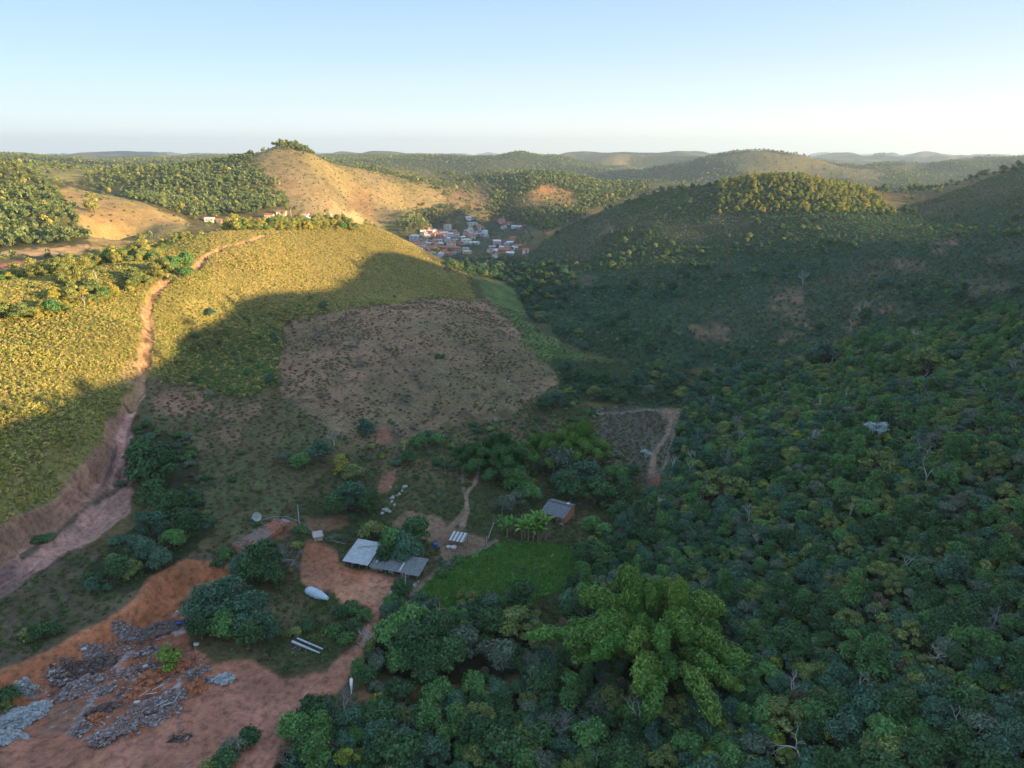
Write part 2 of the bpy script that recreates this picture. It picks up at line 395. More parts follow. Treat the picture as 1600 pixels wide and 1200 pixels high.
# near left hill
m = region('shrubhill', [(-80, 430), (0, 436), (150, 402), (340, 348), (580, 340), (650, 375), (660, 400), (725, 432), (745, 470), (690, 462), (600, 474), (520, 484), (440, 502), (433, 560), (432, 600),
                        (380, 622), (300, 602), (240, 588), (218, 604), (196, 640), (176, 690), (150, 745), (80, 795), (0, 855), (-120, 930)], 60, 520)
paint(m, lerp((.20, .18, .06), (.31, .26, .10), np.clip(N1 + .4, 0, 1)))
# knoll of brown pasture
KN = [(440, 500), (520, 485), (600, 472), (720, 465), (795, 482), (812, 510), (822, 540), (850, 565), (868, 600), (830, 635), (760, 650), (700, 672), (640, 700), (560, 690), (480, 650), (430, 615), (432, 545)]
m = region('knoll', KN, 150, 420, 12, 1.8); paint(m, lerp(lerp((.33, .205, .13), (.20, .155, .09), np.clip(N2 * .7 + N1 * 1.3 + .3, 0, 1)), (.10, .085, .065), np.clip(fbm(GX, GY, 5, 3, .6, 70.0) * 2.0 - .35, 0, .8)))
m = region('knollpatch', [(580, 560), (660, 555), (700, 600), (640, 640), (570, 610)], 150, 420, 6); paint(m * .18, (.08, .07, .065))
m = region('greenstrip', [(735, 432), (790, 442), (815, 470), (822, 500), (855, 528), (900, 548), (960, 572), (1010, 592), (960, 600), (900, 585), (862, 572), (838, 556), (815, 530), (795, 500), (765, 470)], 230, 600, 8); paint(m, lerp((.10, .16, .05), (.14, .17, .06), np.clip(N2 + .5, 0, 1)))
# right hill: low scrub with bare slips
m = region('righthill', [(820, 400), (850, 375), (900, 345), (960, 315), (1050, 288), (1230, 262), (1345, 292), (1400, 330), (1600, 260), (1760, 240), (1760, 470), (1600, 480), (1330, 525), (1200, 575), (1000, 575), (880, 540), (840, 480), (850, 430)], 280, 900)
paint(m, lerp((.05, .08, .04), (.11, .095, .06), np.clip(N1 * 1.5 + .2, 0, 1)))
for pl, c_, s_ in [([(1210, 450), (1250, 445), (1258, 490), (1270, 520), (1225, 500), (1200, 470)], (.28, .15, .10), .8), ([(1195, 515), (1265, 520), (1290, 545), (1225, 545)], (.32, .16, .10), .9),
                   ([(1070, 510), (1130, 500), (1150, 530), (1100, 540)], (.26, .15, .10), .7), ([(1390, 405), (1430, 400), (1450, 430), (1400, 430)], (.25, .15, .10), .7),
                   ([(1320, 490), (1345, 470), (1380, 450), (1400, 455), (1350, 480), (1330, 530)], (.24, .16, .11), .8), ([(1450, 378), (1500, 372), (1490, 390), (1455, 395)], (.28, .13, .10), .8),
                   ([(1370, 475), (1420, 465), (1450, 490), (1380, 490)], (.26, .15, .10), .6), ([(860, 425), (940, 425), (930, 450), (850, 455)], (.18, .12, .08), .6),
                   ([(930, 350), (955, 350), (950, 368), (935, 370)], (.22, .12, .08), .6), ([(1530, 400), (1600, 385), (1600, 410), (1540, 415)], (.24, .13, .10), .6), ([(1500, 440), (1560, 430), (1600, 450), (1520, 465)], (.2, .13, .1), .5)]:
    paint(region('slip', pl, 250, 800, 6) * s_ * 1.0 * sm(-.3, .35, fbm(GX, GY, 14, 4, .6, 33.0)), c_)
# farm slopes and hollow
m = region('slope', [(238, 590), (300, 602), (380, 622), (430, 615), (480, 650), (560, 690), (520, 715), (460, 790), (430, 820), (350, 850), (330, 870), (300, 800), (300, 720), (270, 690), (215, 650), (205, 632)], 100, 300)
paint(m, lerp((.19, .14, .085), (.11, .12, .055), np.clip(N1 * 1.4 + N2 * .6 + .4, 0, 1)))
for pl, s_ in [([(250, 612), (300, 608), (330, 640), (280, 650), (245, 640)], .7), ([(330, 640), (400, 632), (420, 650), (350, 665)], .5), ([(340, 670), (385, 668), (380, 700), (345, 690)], .45)]:
    paint(region('slopebare', pl, 80, 300, 4) * s_, (.33, .18, .13))
m = region('farm', [(430, 820), (470, 780), (560, 700), (700, 672), (800, 650), (870, 600), (930, 640), (1000, 700), (1000, 900), (860, 1000), (600, 1050), (560, 950), (420, 950), (340, 890), (350, 850)], 80, 300)
paint(m, lerp((.065, .08, .035), (.15, .115, .07), np.clip(N1 * 1.3 + N2 * .5 + .42, 0, 1)))
m = region('terrace', [(-200, 960), (0, 890), (60, 870), (200, 850), (330, 850), (345, 880), (290, 888), (250, 905), (228, 935), (180, 968), (100, 1012), (20, 1052), (-200, 1150)], 50, 220)
paint(m, lerp((.10, .115, .055), (.15, .12, .08), np.clip(N1 * 1.4 + .35, 0, 1)))
m = region('lawn', [(650, 925), (690, 893), (745, 862), (785, 846), (890, 856), (915, 885), (900, 925), (840, 945), (760, 965), (700, 960)], 80, 220)
paint(m, lerp((.09, .27, .05), (.11, .20, .06), np.clip(N2 + .4, 0, 1)))
m = region('lowlawn', [(420, 960), (540, 935), (570, 975), (560, 1010), (500, 1045), (440, 1060), (395, 1040), (400, 1000)], 80, 220)
paint(m, lerp((.06, .085, .035), (.15, .13, .075), np.clip(N1 + N2 + .35, 0, 1)))
m = region('clearing', [(930, 638), (1000, 632), (1068, 638), (1062, 680), (1040, 740), (1010, 765), (985, 730), (940, 700)], 140, 330)
paint(m, lerp((.14, .13, .105), (.10, .10, .07), np.clip(N2 + .5, 0, 1)))
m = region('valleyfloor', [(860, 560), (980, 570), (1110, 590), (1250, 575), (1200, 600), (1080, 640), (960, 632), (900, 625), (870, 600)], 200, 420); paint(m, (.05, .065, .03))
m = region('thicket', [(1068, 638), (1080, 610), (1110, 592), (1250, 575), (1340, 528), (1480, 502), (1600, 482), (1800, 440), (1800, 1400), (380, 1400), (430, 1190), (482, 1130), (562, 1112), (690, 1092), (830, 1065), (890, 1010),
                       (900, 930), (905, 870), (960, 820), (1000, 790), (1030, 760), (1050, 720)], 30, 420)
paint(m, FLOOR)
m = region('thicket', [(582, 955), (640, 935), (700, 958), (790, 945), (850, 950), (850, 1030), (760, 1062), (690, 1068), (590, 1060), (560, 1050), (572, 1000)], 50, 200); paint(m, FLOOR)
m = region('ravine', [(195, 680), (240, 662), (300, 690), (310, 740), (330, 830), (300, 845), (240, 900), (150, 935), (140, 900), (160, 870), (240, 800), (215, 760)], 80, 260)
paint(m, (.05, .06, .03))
# bare red earth: dump platform, cut bank, road, yard
plat = region('platform', [(-200, 1160), (20, 1058), (100, 1018), (180, 975), (235, 945), (300, 950), (300, 1000), (345, 1045), (395, 1045), (440, 1062), (500, 1050), (545, 1020), (575, 985), (590, 940), (625, 950), (590, 985), (560, 1040), (530, 1080),
                         (480, 1130), (430, 1200), (400, 1400), (-200, 1400)], 30, 200, 3)
paint(plat, lerp(lerp(RED, PINK, np.clip(N1 * 1.5 + .35, 0, 1)), (.33, .15, .09), np.clip(N2 * 1.1, 0, .7)))
dm = region('dump', [(70, 1050), (130, 1010), (210, 970), (280, 935), (310, 960), (300, 1010), (330, 1040), (350, 1075), (300, 1090), (250, 1140), (180, 1165), (110, 1150), (120, 1100), (60, 1080)], 50, 200, 3)
DN = fbm(GX, GY, 3.2, 4, .65, 66.0)
paint(dm, lerp(lerp((.40, .15, .08), (.10, .085, .085), np.clip(DN * 3 - .1, 0, 1)), (.42, .40, .40), np.clip(fbm(GX, GY, 2.4, 4, .65, 96.0) * 3.5 - .7, 0, 1)))
rr_ = np.zeros(GX.shape)
RUT = [at(*p) for p in [(390, 1210), (440, 1130), (500, 1070), (560, 1010), (590, 965), (600, 930)]]
rd, rs_, ra_ = line_dist(RUT); rr_[:NEAR] = (np.exp(-((rd - .9) / .35) ** 2) + .5 * np.exp(-(rd / .3) ** 2)) * (rd < 3)
paint(np.clip(rr_ * .55, 0, 1).astype(np.float32), (.52, .27, .19))
GZ += -.10 * rr_
m = region('platform', [(560, 1085), (650, 1078), (740, 1072), (740, 1085), (650, 1098), (560, 1105)], 30, 200, 2); paint(m * .7, (.30, .14, .07))
yard = region('yard', [(475, 850), (500, 840), (540, 858), (540, 878), (640, 905), (625, 925), (620, 945), (590, 955), (560, 945), (540, 950), (520, 930), (480, 915), (470, 880)], 80, 220, 5)
paint(yard, lerp((.46, .19, .11), (.50, .26, .17), np.clip(N2 + N1 + .4, 0, 1)))
for pl, c_, s_ in [([(380, 850), (430, 820), (470, 815), (470, 830), (400, 862)], (.30, .15, .09), .8), ([(480, 810), (550, 800), (560, 820), (500, 835)], (.28, .15, .09), .7),
                   ([(595, 742), (622, 738), (618, 768), (600, 775)], (.33, .15, .10), .8), ([(620, 820), (650, 800), (690, 810), (720, 825), (760, 840), (730, 865), (700, 880), (680, 850)], (.27, .17, .12), .9),
                   ([(595, 670), (620, 672), (610, 690), (590, 690)], (.33, .14, .09), .7), ([(1010, 740), (1030, 735), (1030, 760), (1012, 762)], (.35, .15, .09), .8), ([(1025, 640), (1068, 638), (1060, 660), (1035, 655)], (.33, .20, .13), .8),
                   ([(150, 1080), (80, 1110), (60, 1160), (140, 1130)], (.30, .20, .15), .5)]:
    paint(region('bare', pl, 50, 330, 2) * s_, c_)
m2 = np.zeros(GX.shape, np.float32)
m2[:NEAR] = endf * (1 - sm(2.0, 2.9, np.abs(sd))); paint(m2, lerp((.56, .20, .085), (.46, .19, .11), np.clip(N2 + .5, 0, 1))); COVER['cut'] = m2 > .3
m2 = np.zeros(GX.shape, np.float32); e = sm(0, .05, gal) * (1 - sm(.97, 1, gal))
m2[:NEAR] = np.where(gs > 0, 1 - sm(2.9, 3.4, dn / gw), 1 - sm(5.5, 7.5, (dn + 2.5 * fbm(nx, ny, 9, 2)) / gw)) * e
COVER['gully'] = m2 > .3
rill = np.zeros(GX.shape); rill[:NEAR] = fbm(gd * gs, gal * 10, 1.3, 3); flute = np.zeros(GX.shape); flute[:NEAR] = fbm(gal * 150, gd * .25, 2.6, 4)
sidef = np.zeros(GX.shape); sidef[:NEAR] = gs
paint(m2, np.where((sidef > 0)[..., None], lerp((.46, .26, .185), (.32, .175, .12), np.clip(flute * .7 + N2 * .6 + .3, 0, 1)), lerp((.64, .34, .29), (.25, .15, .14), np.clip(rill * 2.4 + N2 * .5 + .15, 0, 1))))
m = region('gullybank', [(30, 870), (110, 815), (170, 765), (205, 762), (200, 800), (150, 850), (60, 885), (20, 895)], 50, 240); paint(m * .9, lerp((.60, .34, .29), (.42, .25, .20), np.clip(N2 + .3, 0, 1)))
paint(region('gullystrip', [(30, 872), (70, 846), (120, 806), (168, 764), (198, 742), (200, 748), (168, 774), (118, 820), (66, 856), (34, 880)], 50, 240, 0) * .8, (.06, .07, .04))
tr_ = np.zeros(GX.shape, np.float32)
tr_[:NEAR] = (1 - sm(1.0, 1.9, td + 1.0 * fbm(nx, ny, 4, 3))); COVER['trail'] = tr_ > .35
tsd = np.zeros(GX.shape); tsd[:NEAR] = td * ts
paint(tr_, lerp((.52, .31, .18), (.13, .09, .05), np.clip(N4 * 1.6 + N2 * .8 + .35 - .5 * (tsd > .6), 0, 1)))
paint(region('pale', [(185, 565), (205, 558), (222, 570), (218, 600), (205, 612), (190, 605)], 60, 300, 2) * .8, (.50, .33, .20))
def footpath(pts, w, col, a=1.0):
    global tr_
    P = [at(*p) for p in pts]; d_, s_, l_ = line_dist(P)
    m_ = np.zeros(GX.shape, np.float32); m_[:NEAR] = (1 - sm(w * .6, w * 1.25, d_ + .25 * fbm(nx, ny, 4, 2))) * a
    paint(m_, col); COVER['path'] = COVER.get('path', m_ > 9) | (m_ > .4)
footpath([(748, 735), (742, 755), (728, 772), (730, 800), (722, 822)], .55, (.36, .24, .18))
footpath([(722, 735), (724, 768), (728, 775)], .4, (.26, .2, .15), .7)
footpath([(722, 822), (728, 795), (715, 815), (700, 825)], .8, (.30, .2, .15), .8)
footpath([(935, 647), (975, 645), (1010, 640), (1065, 645)], .6, (.34, .29, .22), .8)
footpath([(1052, 648), (1042, 680), (1022, 710), (1018, 745)], .8, (.33, .22, .15), .8)
footpath([(1058, 650), (1050, 690), (1036, 735), (1020, 830), (1005, 850)], .5, (.3, .22, .15), .6)
footpath([(640, 930), (680, 895), (740, 862), (775, 845)], .7, (.25, .19, .14), .8)
COLR *= (1 + .22 * N2 + .16 * N4 * (GR < 500))[..., None]
COLR = np.clip(COLR, .01, .9)
# ------------------------------------------------------------------ materials
MATS = {}
def newmat(name):
    m = bpy.data.materials.new(name); m.use_nodes = True; MATS[name] = m
    nt = m.node_tree; return m, nt, nt.nodes['Principled BSDF']
def nd(nt, t, **kw):
    n_ = nt.nodes.new(t)
    for k, v in kw.items(): setattr(n_, k, v)
    return n_
def noise(nt, scale, detail=4, rough=.55, vec=None):
    n_ = nd(nt, 'ShaderNodeTexNoise'); n_.inputs['Scale'].default_value = scale; n_.inputs['Detail'].default_value = detail; n_.inputs['Roughness'].default_value = rough
    if vec is not None: nt.links.new(vec, n_.inputs['Vector'])
    return n_
def ramp(nt, fac, stops):
    r = nd(nt, 'ShaderNodeValToRGB'); e = r.color_ramp.elements
    while len(e) < len(stops): e.new(.5)
    for el, (p, c) in zip(e, stops): el.position = p; el.color = tuple(c) + (1,) if len(c) == 3 else c
    nt.links.new(fac, r.inputs[0]); return r
def mul(nt, a, b_, fac=1.0, mode='MULTIPLY'):
    m = nd(nt, 'ShaderNodeMix'); m.data_type = 'RGBA'; m.blend_type = mode; m.inputs[0].default_value = fac
    if isinstance(a, tuple): m.inputs[6].default_value = a + (1,)
    else: nt.links.new(a, m.inputs[6])
    if isinstance(b_, tuple): m.inputs[7].default_value = b_ + (1,)
    else: nt.links.new(b_, m.inputs[7])
    return m.outputs[2]
def bump(nt, bsdf, h, strength=.5, dist=.1):
    b_ = nd(nt, 'ShaderNodeBump'); b_.inputs['Strength'].default_value = strength; b_.inputs['Distance'].default_value = dist
    nt.links.new(h, b_.inputs['Height']); nt.links.new(b_.outputs[0], bsdf.inputs['Normal'])
def plain(name, col, rough=.8, var=.25, scale=3.0, metal=0.0, bmp=.0):
    m, nt, bs = newmat(name)
    tc = nd(nt, 'ShaderNodeTexCoord'); nz = noise(nt, scale, 5, .6, tc.outputs['Object'])
    r = ramp(nt, nz.outputs[0], [(.3, (1 - var,) * 3), (.7, (1 + var * .6,) * 3)])
    nt.links.new(mul(nt, tuple(col), r.outputs[0]), bs.inputs['Base Color'])
    bs.inputs['Roughness'].default_value = rough; bs.inputs['Metallic'].default_value = metal
    bs.inputs['Specular IOR Level'].default_value = .25
    if bmp: bump(nt, bs, nz.outputs[0], bmp, .05)
    return m
# ground: colours carried by the land itself, broken up by several scales of noise
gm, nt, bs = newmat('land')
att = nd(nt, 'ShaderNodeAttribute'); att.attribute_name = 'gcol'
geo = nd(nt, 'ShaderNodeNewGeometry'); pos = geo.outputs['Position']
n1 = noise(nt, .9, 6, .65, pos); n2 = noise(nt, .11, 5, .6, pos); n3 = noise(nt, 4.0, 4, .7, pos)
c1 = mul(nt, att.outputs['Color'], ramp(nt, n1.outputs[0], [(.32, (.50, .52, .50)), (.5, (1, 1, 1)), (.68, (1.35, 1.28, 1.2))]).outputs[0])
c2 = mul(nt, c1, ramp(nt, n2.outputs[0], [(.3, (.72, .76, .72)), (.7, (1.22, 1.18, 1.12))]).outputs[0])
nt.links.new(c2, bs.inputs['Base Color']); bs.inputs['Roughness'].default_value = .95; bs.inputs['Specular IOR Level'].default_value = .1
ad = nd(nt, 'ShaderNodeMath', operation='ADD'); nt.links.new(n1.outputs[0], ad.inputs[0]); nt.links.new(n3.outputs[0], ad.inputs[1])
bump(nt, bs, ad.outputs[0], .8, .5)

def leafmat(name, dark, light, trans=.25, rough=.6):
    m, nt, bs = newmat(name)
    oi = nd(nt, 'ShaderNodeObjectInfo'); at_ = nd(nt, 'ShaderNodeAttribute'); at_.attribute_name = 'tint'
    r = ramp(nt, oi.outputs['Random'], [(0, dark), (.5, tuple(.5 * (a + b_) for a, b_ in zip(dark, light))), (1, light)])
    col = mul(nt, r.outputs[0], at_.outputs['Color'])
    nt.links.new(col, bs.inputs['Base Color']); bs.inputs['Roughness'].default_value = rough; bs.inputs['Specular IOR Level'].default_value = .25
    tr = nd(nt, 'ShaderNodeBsdfTranslucent'); nt.links.new(col, tr.inputs[0])
    mx = nd(nt, 'ShaderNodeMixShader'); mx.inputs[0].default_value = trans
    nt.links.new(bs.outputs[0], mx.inputs[1]); nt.links.new(tr.outputs[0], mx.inputs[2])
    nt.links.new(mx.outputs[0], nt.nodes['Material Output'].inputs[0])
    return m
LM = {
 'dark':   leafmat('leaf_dark', (0.050, 0.113, 0.044), (0.079, 0.168, 0.057)),
 'mid':    leafmat('leaf_mid', (0.086, 0.193, 0.054), (0.130, 0.270, 0.075)),
 'olive':  leafmat('leaf_olive', (0.169, 0.227, 0.068), (0.259, 0.305, 0.090)),
 'yellow': leafmat('leaf_yellow', (0.202, 0.295, 0.046), (0.341, 0.388, 0.054)),
 'grey':   leafmat('leaf_grey', (0.115, 0.160, 0.100), (0.170, 0.215, 0.135)),
 'blue':   leafmat('leaf_blue', (0.069, 0.158, 0.089), (0.101, 0.202, 0.117)),
 'bamboo': leafmat('leaf_bamboo', (.105, .225, .05), (.18, .32, .068), .3),
 'bamboodark': leafmat('leaf_bamboo_dark', (0.054, 0.147, 0.046), (0.078, 0.186, 0.054), .3),
 'banana': leafmat('leaf_banana', (0.103, 0.253, 0.057), (0.184, 0.345, 0.057), .35),
 'silver': leafmat('leaf_silver', (0.345, 0.425, 0.414), (0.437, 0.517, 0.483), .1),
 'palm':   leafmat('leaf_palm', (0.092, 0.149, 0.046), (0.161, 0.207, 0.057)),
 'gold':   leafmat('leaf_gold', (0.292, 0.292, 0.058), (0.495, 0.407, 0.058), .2),
 'straw':  leafmat('leaf_straw', (0.428, 0.365, 0.128), (0.641, 0.512, 0.191), .2),
 'sunny':  leafmat('leaf_sunny', (0.280, 0.319, 0.085), (0.504, 0.449, 0.112), .25),
 'grass':  leafmat('leaf_grass', (0.078, 0.155, 0.046), (0.155, 0.217, 0.062), .3),
 'far':    leafmat('leaf_far', (0.106, 0.160, 0.054), (0.182, 0.226, 0.074), .15),
 'lawn':   leafmat('leaf_lawn', (.10, .24, .05), (.16, .32, .07), .3),
 'hay':    leafmat('leaf_hay', (.19, .15, .085), (.25, .20, .11), .15),
 'brown':  leafmat('leaf_brown', (.15, .12, .075), (.21, .165, .10), .15),
}
BARK = plain('bark', (.16, .13, .10), .9, .35, 2.0)
PALEBARK = plain('pale_bark', (.48, .44, .40), .85, .25, 2.0)
GREYTWIG = plain('grey_twig', (.26, .25, .24), .9, .25, 2.0)
CULM = plain('bamboo_culm', (.20, .20, .07), .6, .25, 2.0)
# ------------------------------------------------------------------ mesh helpers and the ground sheets
def mesh_from(name, V, Fq, mat=None, smooth=True, tint=None):
    me = bpy.data.meshes.new(name)
    V = np.asarray(V, np.float32); Fq = np.asarray(Fq, np.int32)
    me.vertices.add(len(V)); me.vertices.foreach_set('co', V.ravel())
    k = Fq.shape[1]
    me.loops.add(Fq.size); me.loops.foreach_set('vertex_index', Fq.ravel())
    me.polygons.add(len(Fq)); me.polygons.foreach_set('loop_start', np.arange(0, Fq.size, k, dtype=np.int32))
    me.polygons.foreach_set('use_smooth', np.full(len(Fq), smooth))
    me.update(calc_edges=True)
    if tint is not None:
        a = me.attributes.new('tint', 'FLOAT_COLOR', 'POINT')
        t4 = np.ones((len(V), 4), np.float32); t4[:, :3] = tint if np.ndim(tint) == 2 else np.asarray(tint)[:, None]
        a.data.foreach_set('color', t4.ravel())
    if mat is not None: me.materials.append(mat)
    return me
def link(name, me, parent=None):
    o = bpy.data.objects.new(name, me); COL.objects.link(o)
    if parent is not None: o.parent = parent
    return o
def tag(o, label=None, cat=None, group=None, kind=None):
    if label: o['label'] = label
    if cat: o['category'] = cat
    if group: o['group'] = group
    if kind: o['kind'] = kind
    return o
def empty(name, loc, rz=0.0):
    o = bpy.data.objects.new(name, None); COL.objects.link(o); o.location = loc; o.rotation_euler = (0, 0, rz)
    o.empty_display_size = .3
    return o
gidx = np.arange(NR * NA).reshape(NR, NA)
def cellmask(m): return m[:-1, :-1]
own = np.zeros((NR - 1, NA - 1), np.int8)          # 0 ground
own[cellmask((GR > 480))] = 1
own[cellmask(COVER['platform'] & (GR < 400))] = 2
own[cellmask(COVER['yard'] & (GR < 400))] = 3
own[cellmask(COVER['trail'])] = 4
own[cellmask(COVER['gully'] | COVER['cut'])] = 5
own[cellmask(COVER['path'])] = 6
own[cellmask(COVER['redroad'])] = 7
def submesh(name, sel):
    r, c = np.nonzero(sel)
    q = np.stack([gidx[r, c], gidx[r, c + 1], gidx[r + 1, c + 1], gidx[r + 1, c]], -1)
    used, inv = np.unique(q.ravel(), return_inverse=True)
    V = np.stack([GX.ravel()[used], GY.ravel()[used], GZ.ravel()[used]], -1)
    me = mesh_from(name, V, inv.reshape(-1, 4), gm)
    a = me.attributes.new('gcol', 'FLOAT_COLOR', 'POINT')
    c4 = np.ones((len(used), 4), np.float32); c4[:, :3] = COLR.reshape(-1, 3)[used]
    a.data.foreach_set('color', c4.ravel())
    return tag(link(name, me), kind='structure')
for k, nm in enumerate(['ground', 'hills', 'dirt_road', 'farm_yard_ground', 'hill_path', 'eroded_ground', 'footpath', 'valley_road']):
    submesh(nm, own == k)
# ------------------------------------------------------------------ plant prototypes
def unit(v): return v / np.maximum(np.linalg.norm(v, axis=-1, keepdims=True), 1e-9)
def leafquads(rs, P, Nrm, size, asp=1.5, fold=0.0):
    """one small quad per point, facing roughly along Nrm"""
    n_ = len(P); up = unit(Nrm); r = unit(np.cross(up, rs.randn(n_, 3))); t = np.cross(up, r)
    s = size if np.ndim(size) else np.full(n_, size); s = (s * (.45 + 1.1 * rs.rand(n_) ** 1.3))[:, None] * .5
    a = r * s * asp; b_ = t * s
    V = np.stack([P - a, P - b_ * .9, P + a, P + b_ * .9], 1).reshape(-1, 3)
    return V, np.arange(4 * n_).reshape(-1, 4)
def tube(pts, rad, sides=5):
    pts = np.asarray(pts, float); V = []; Fq = []
    for k, p in enumerate(pts):
        d = pts[min(k + 1, len(pts) - 1)] - pts[max(k - 1, 0)]; d = d / (np.linalg.norm(d) + 1e-9)
        a = np.cross(d, (0.3, 0.9, .1) if abs(d[0]) > .8 else (1, 0, 0)); a /= np.linalg.norm(a); b_ = np.cross(d, a)
        for s_ in range(sides):
            w = 2 * math.pi * s_ / sides; V.append(p + (a * math.cos(w) + b_ * math.sin(w)) * rad[k])
    for k in range(len(pts) - 1):
        for s_ in range(sides):
            t = (s_ + 1) % sides; Fq.append((k * sides + s_, k * sides + t, (k + 1) * sides + t, (k + 1) * sides + s_))
    Fq.append(tuple((len(pts) - 1) * sides + q for q in ([0, 1, 2, 3] if sides > 3 else [0, 1, 2, 2])))
    return np.array(V), np.array(Fq)
def merge(parts):
    V = []; Fq = []; o = 0
    for v, f in parts: V.append(v); Fq.append(f + o); o += len(v)
    return np.concatenate(V), np.concatenate(Fq)
def crown_data(seed, rad, z0, z1, nblob, br, nleaf, leaf, flat=.75, dens_low=.25, asp=1.5, droop=0.0):
    """leaves on the outside of a cluster of unequal lobes; returns leaves, tint, lobe centres"""
    rs = np.random.RandomState(seed)
    cs = []
    for k in range(nblob):
        a = rs.rand() * 6.283 + k * 2.4; q = math.sqrt((k + .4) / nblob)
        rr = rad * q * (.75 + .35 * rs.rand())
        h = z0 + (z1 - z0) * (1 - q ** 1.8) * (.55 + .45 * rs.rand()) + (z1 - z0) * .12 * rs.randn()
        cs.append((rr * math.cos(a), rr * math.sin(a), h, br * (.5 + .85 * rs.rand())))
    cs = np.array(cs); w = cs[:, 3] ** 2; w /= w.sum()
    which = rs.choice(nblob, nleaf, p=w)
    d = unit(rs.randn(nleaf, 3)); d[:, 2] = np.where((d[:, 2] < 0) & (rs.rand(nleaf) > dens_low), -d[:, 2], d[:, 2])
    c = cs[which]; sq = .72 + .38 * rs.rand(nleaf) ** .7
    lump = 1 + .22 * np.sin(d[:, 0] * 5 + c[:, 0] * 9) * np.sin(d[:, 1] * 6 + c[:, 1] * 7) + .15 * rs.randn(nleaf) * .6
    P = c[:, :3] + d * (c[:, 3] * sq * lump)[:, None] * np.array([1, 1, flat])
    st = rs.rand(nleaf) < .10; P[st] = c[st, :3] + d[st] * (c[st, 3] * (1.1 + .35 * rs.rand(st.sum())))[:, None] * np.array([1, 1, flat])
    P[:, 2] -= droop * np.hypot(P[:, 0] - c[:, 0], P[:, 1] - c[:, 1]) ** 2
    nr = d + rs.randn(nleaf, 3) * .55; nr[:, 2] += .25
    V, Fq = leafquads(rs, P, nr, leaf, asp)
    ti = (.62 + .75 * rs.rand(nleaf)) * (.8 + .4 * rs.rand(nblob))[which]
    hue = rs.rand(nleaf)
    tint = np.stack([ti * (1 + .18 * (hue - .5)), ti, ti * (1 - .25 * (hue - .5))], 1)
    return V, Fq, np.repeat(tint, 4, 0), cs
def trunk_data(seed, cs, r0=.16, lean=.15, zt=.45, sides=5):
    rs = np.random.RandomState(seed + 99); top = cs[:, 2].mean() * zt
    l = rs.randn(2) * lean; base = np.array([0, 0, -.5]); fork = np.array([l[0], l[1], top])
    parts = [tube([base, base * .4 + fork * .6 + rs.randn(3) * .06, fork], [r0 * 1.25, r0, r0 * .8], sides)]
    for c in cs[:9]:
        m_ = (fork + c[:3]) / 2 + np.array([0, 0, -.1]) + rs.randn(3) * .15
        parts.append(tube([fork, m_, c[:3] + (0, 0, c[3] * .3)], [r0 * .6, r0 * .42, r0 * .15], 4))
    return merge(parts)
TREES = {}
def make_tree(key, mat, seed, rad, z0, z1, nblob, br, nleaf, leaf, r0=.16, bark=None, **kw):
    V, Fq, ti, cs = crown_data(seed, rad, z0, z1, nblob, br, nleaf, leaf, **kw)
    cm = mesh_from('crown_' + key, V, Fq, LM[mat], False, ti)
    tv, tf = trunk_data(seed, cs, r0)
    tm = mesh_from('trunk_' + key, tv, tf, bark or BARK)
    TREES[key] = (cm, tm, float(V[:, 2].max()), float(np.hypot(V[:, 0], V[:, 1]).max()))
# key, leaf material, seed, crown radius, lowest and highest lobe, lobes, lobe radius, leaves, leaf size
make_tree('round_dark', 'dark', 1, 2.1, 2.0, 4.8, 11, 1.25, 3600, .30, .2)
make_tree('round_mid', 'mid', 2, 2.0, 1.8, 4.6, 12, 1.1, 3400, .28, .18)
make_tree('broad_olive', 'olive', 3, 2.4, 1.9, 4.0, 14, .95, 3200, .26, .15, flat=.6)
make_tree('open_yellow', 'yellow', 4, 1.7, 1.4, 3.6, 9, .8, 1900, .28, .13, flat=.7)
make_tree('feather_grey', 'grey', 5, 2.2, 2.0, 4.4, 13, .95, 2600, .22, .14, bark=GREYTWIG, flat=.7, asp=2.2)
make_tree('deep_blue', 'blue', 6, 2.4, 1.8, 4.6, 13, 1.15, 3600, .26, .18)
make_tree('tall_mid', 'mid', 7, 1.5, 2.6, 6.6, 11, 1.05, 3000, .30, .18, flat=.9)
make_tree('gnarled_olive', 'olive', 8, 2.6, 1.5, 4.4, 16, .85, 3000, .24, .16, flat=.65)
make_tree('wide_dark', 'dark', 9, 3.0, 1.8, 5.2, 17, 1.2, 4600, .30, .24)
make_tree('wispy_brown', 'brown', 10, 1.9, 1.6, 3.8, 12, .8, 1100, .20, .12, bark=GREYTWIG, asp=2.2)
make_tree('mango', 'mid', 11, 2.5, 1.5, 4.2, 20, 1.2, 6000, .26, .22, flat=.85, dens_low=.6)
make_tree('golden', 'gold', 12, 1.6, 1.2, 3.4, 10, .8, 1700, .26, .13)
make_tree('sunny_round', 'sunny', 13, 2.1, 1.8, 4.6, 12, 1.05, 2600, .28, .16)
SHRUBS = {}
def make_shrub(key, mat, seed, rad, hgt, nblob, br, nleaf, leaf, **kw):
    V, Fq, ti, cs = crown_data(seed, rad, hgt * .25, hgt * .8, nblob, br, nleaf, leaf, **kw)
    cm = mesh_from('foliage_' + key, V, Fq, LM[mat], False, ti)
    rs = np.random.RandomState(seed); parts = []
    for c in cs[:6]: parts.append(tube([(0, 0, -.25), c[:3] * (.5, .5, .45) + rs.randn(3) * .04, c[:3] + (0, 0, c[3] * .4)], [.05, .035, .012], 4))
    tv, tf = merge(parts); sm_ = mesh_from('stem_' + key, tv, tf, BARK)
    SHRUBS[key] = (cm, sm_, float(V[:, 2].max()), float(np.hypot(V[:, 0], V[:, 1]).max()))
make_shrub('dark', 'dark', 21, .95, 1.8, 7, .65, 1100, .20)
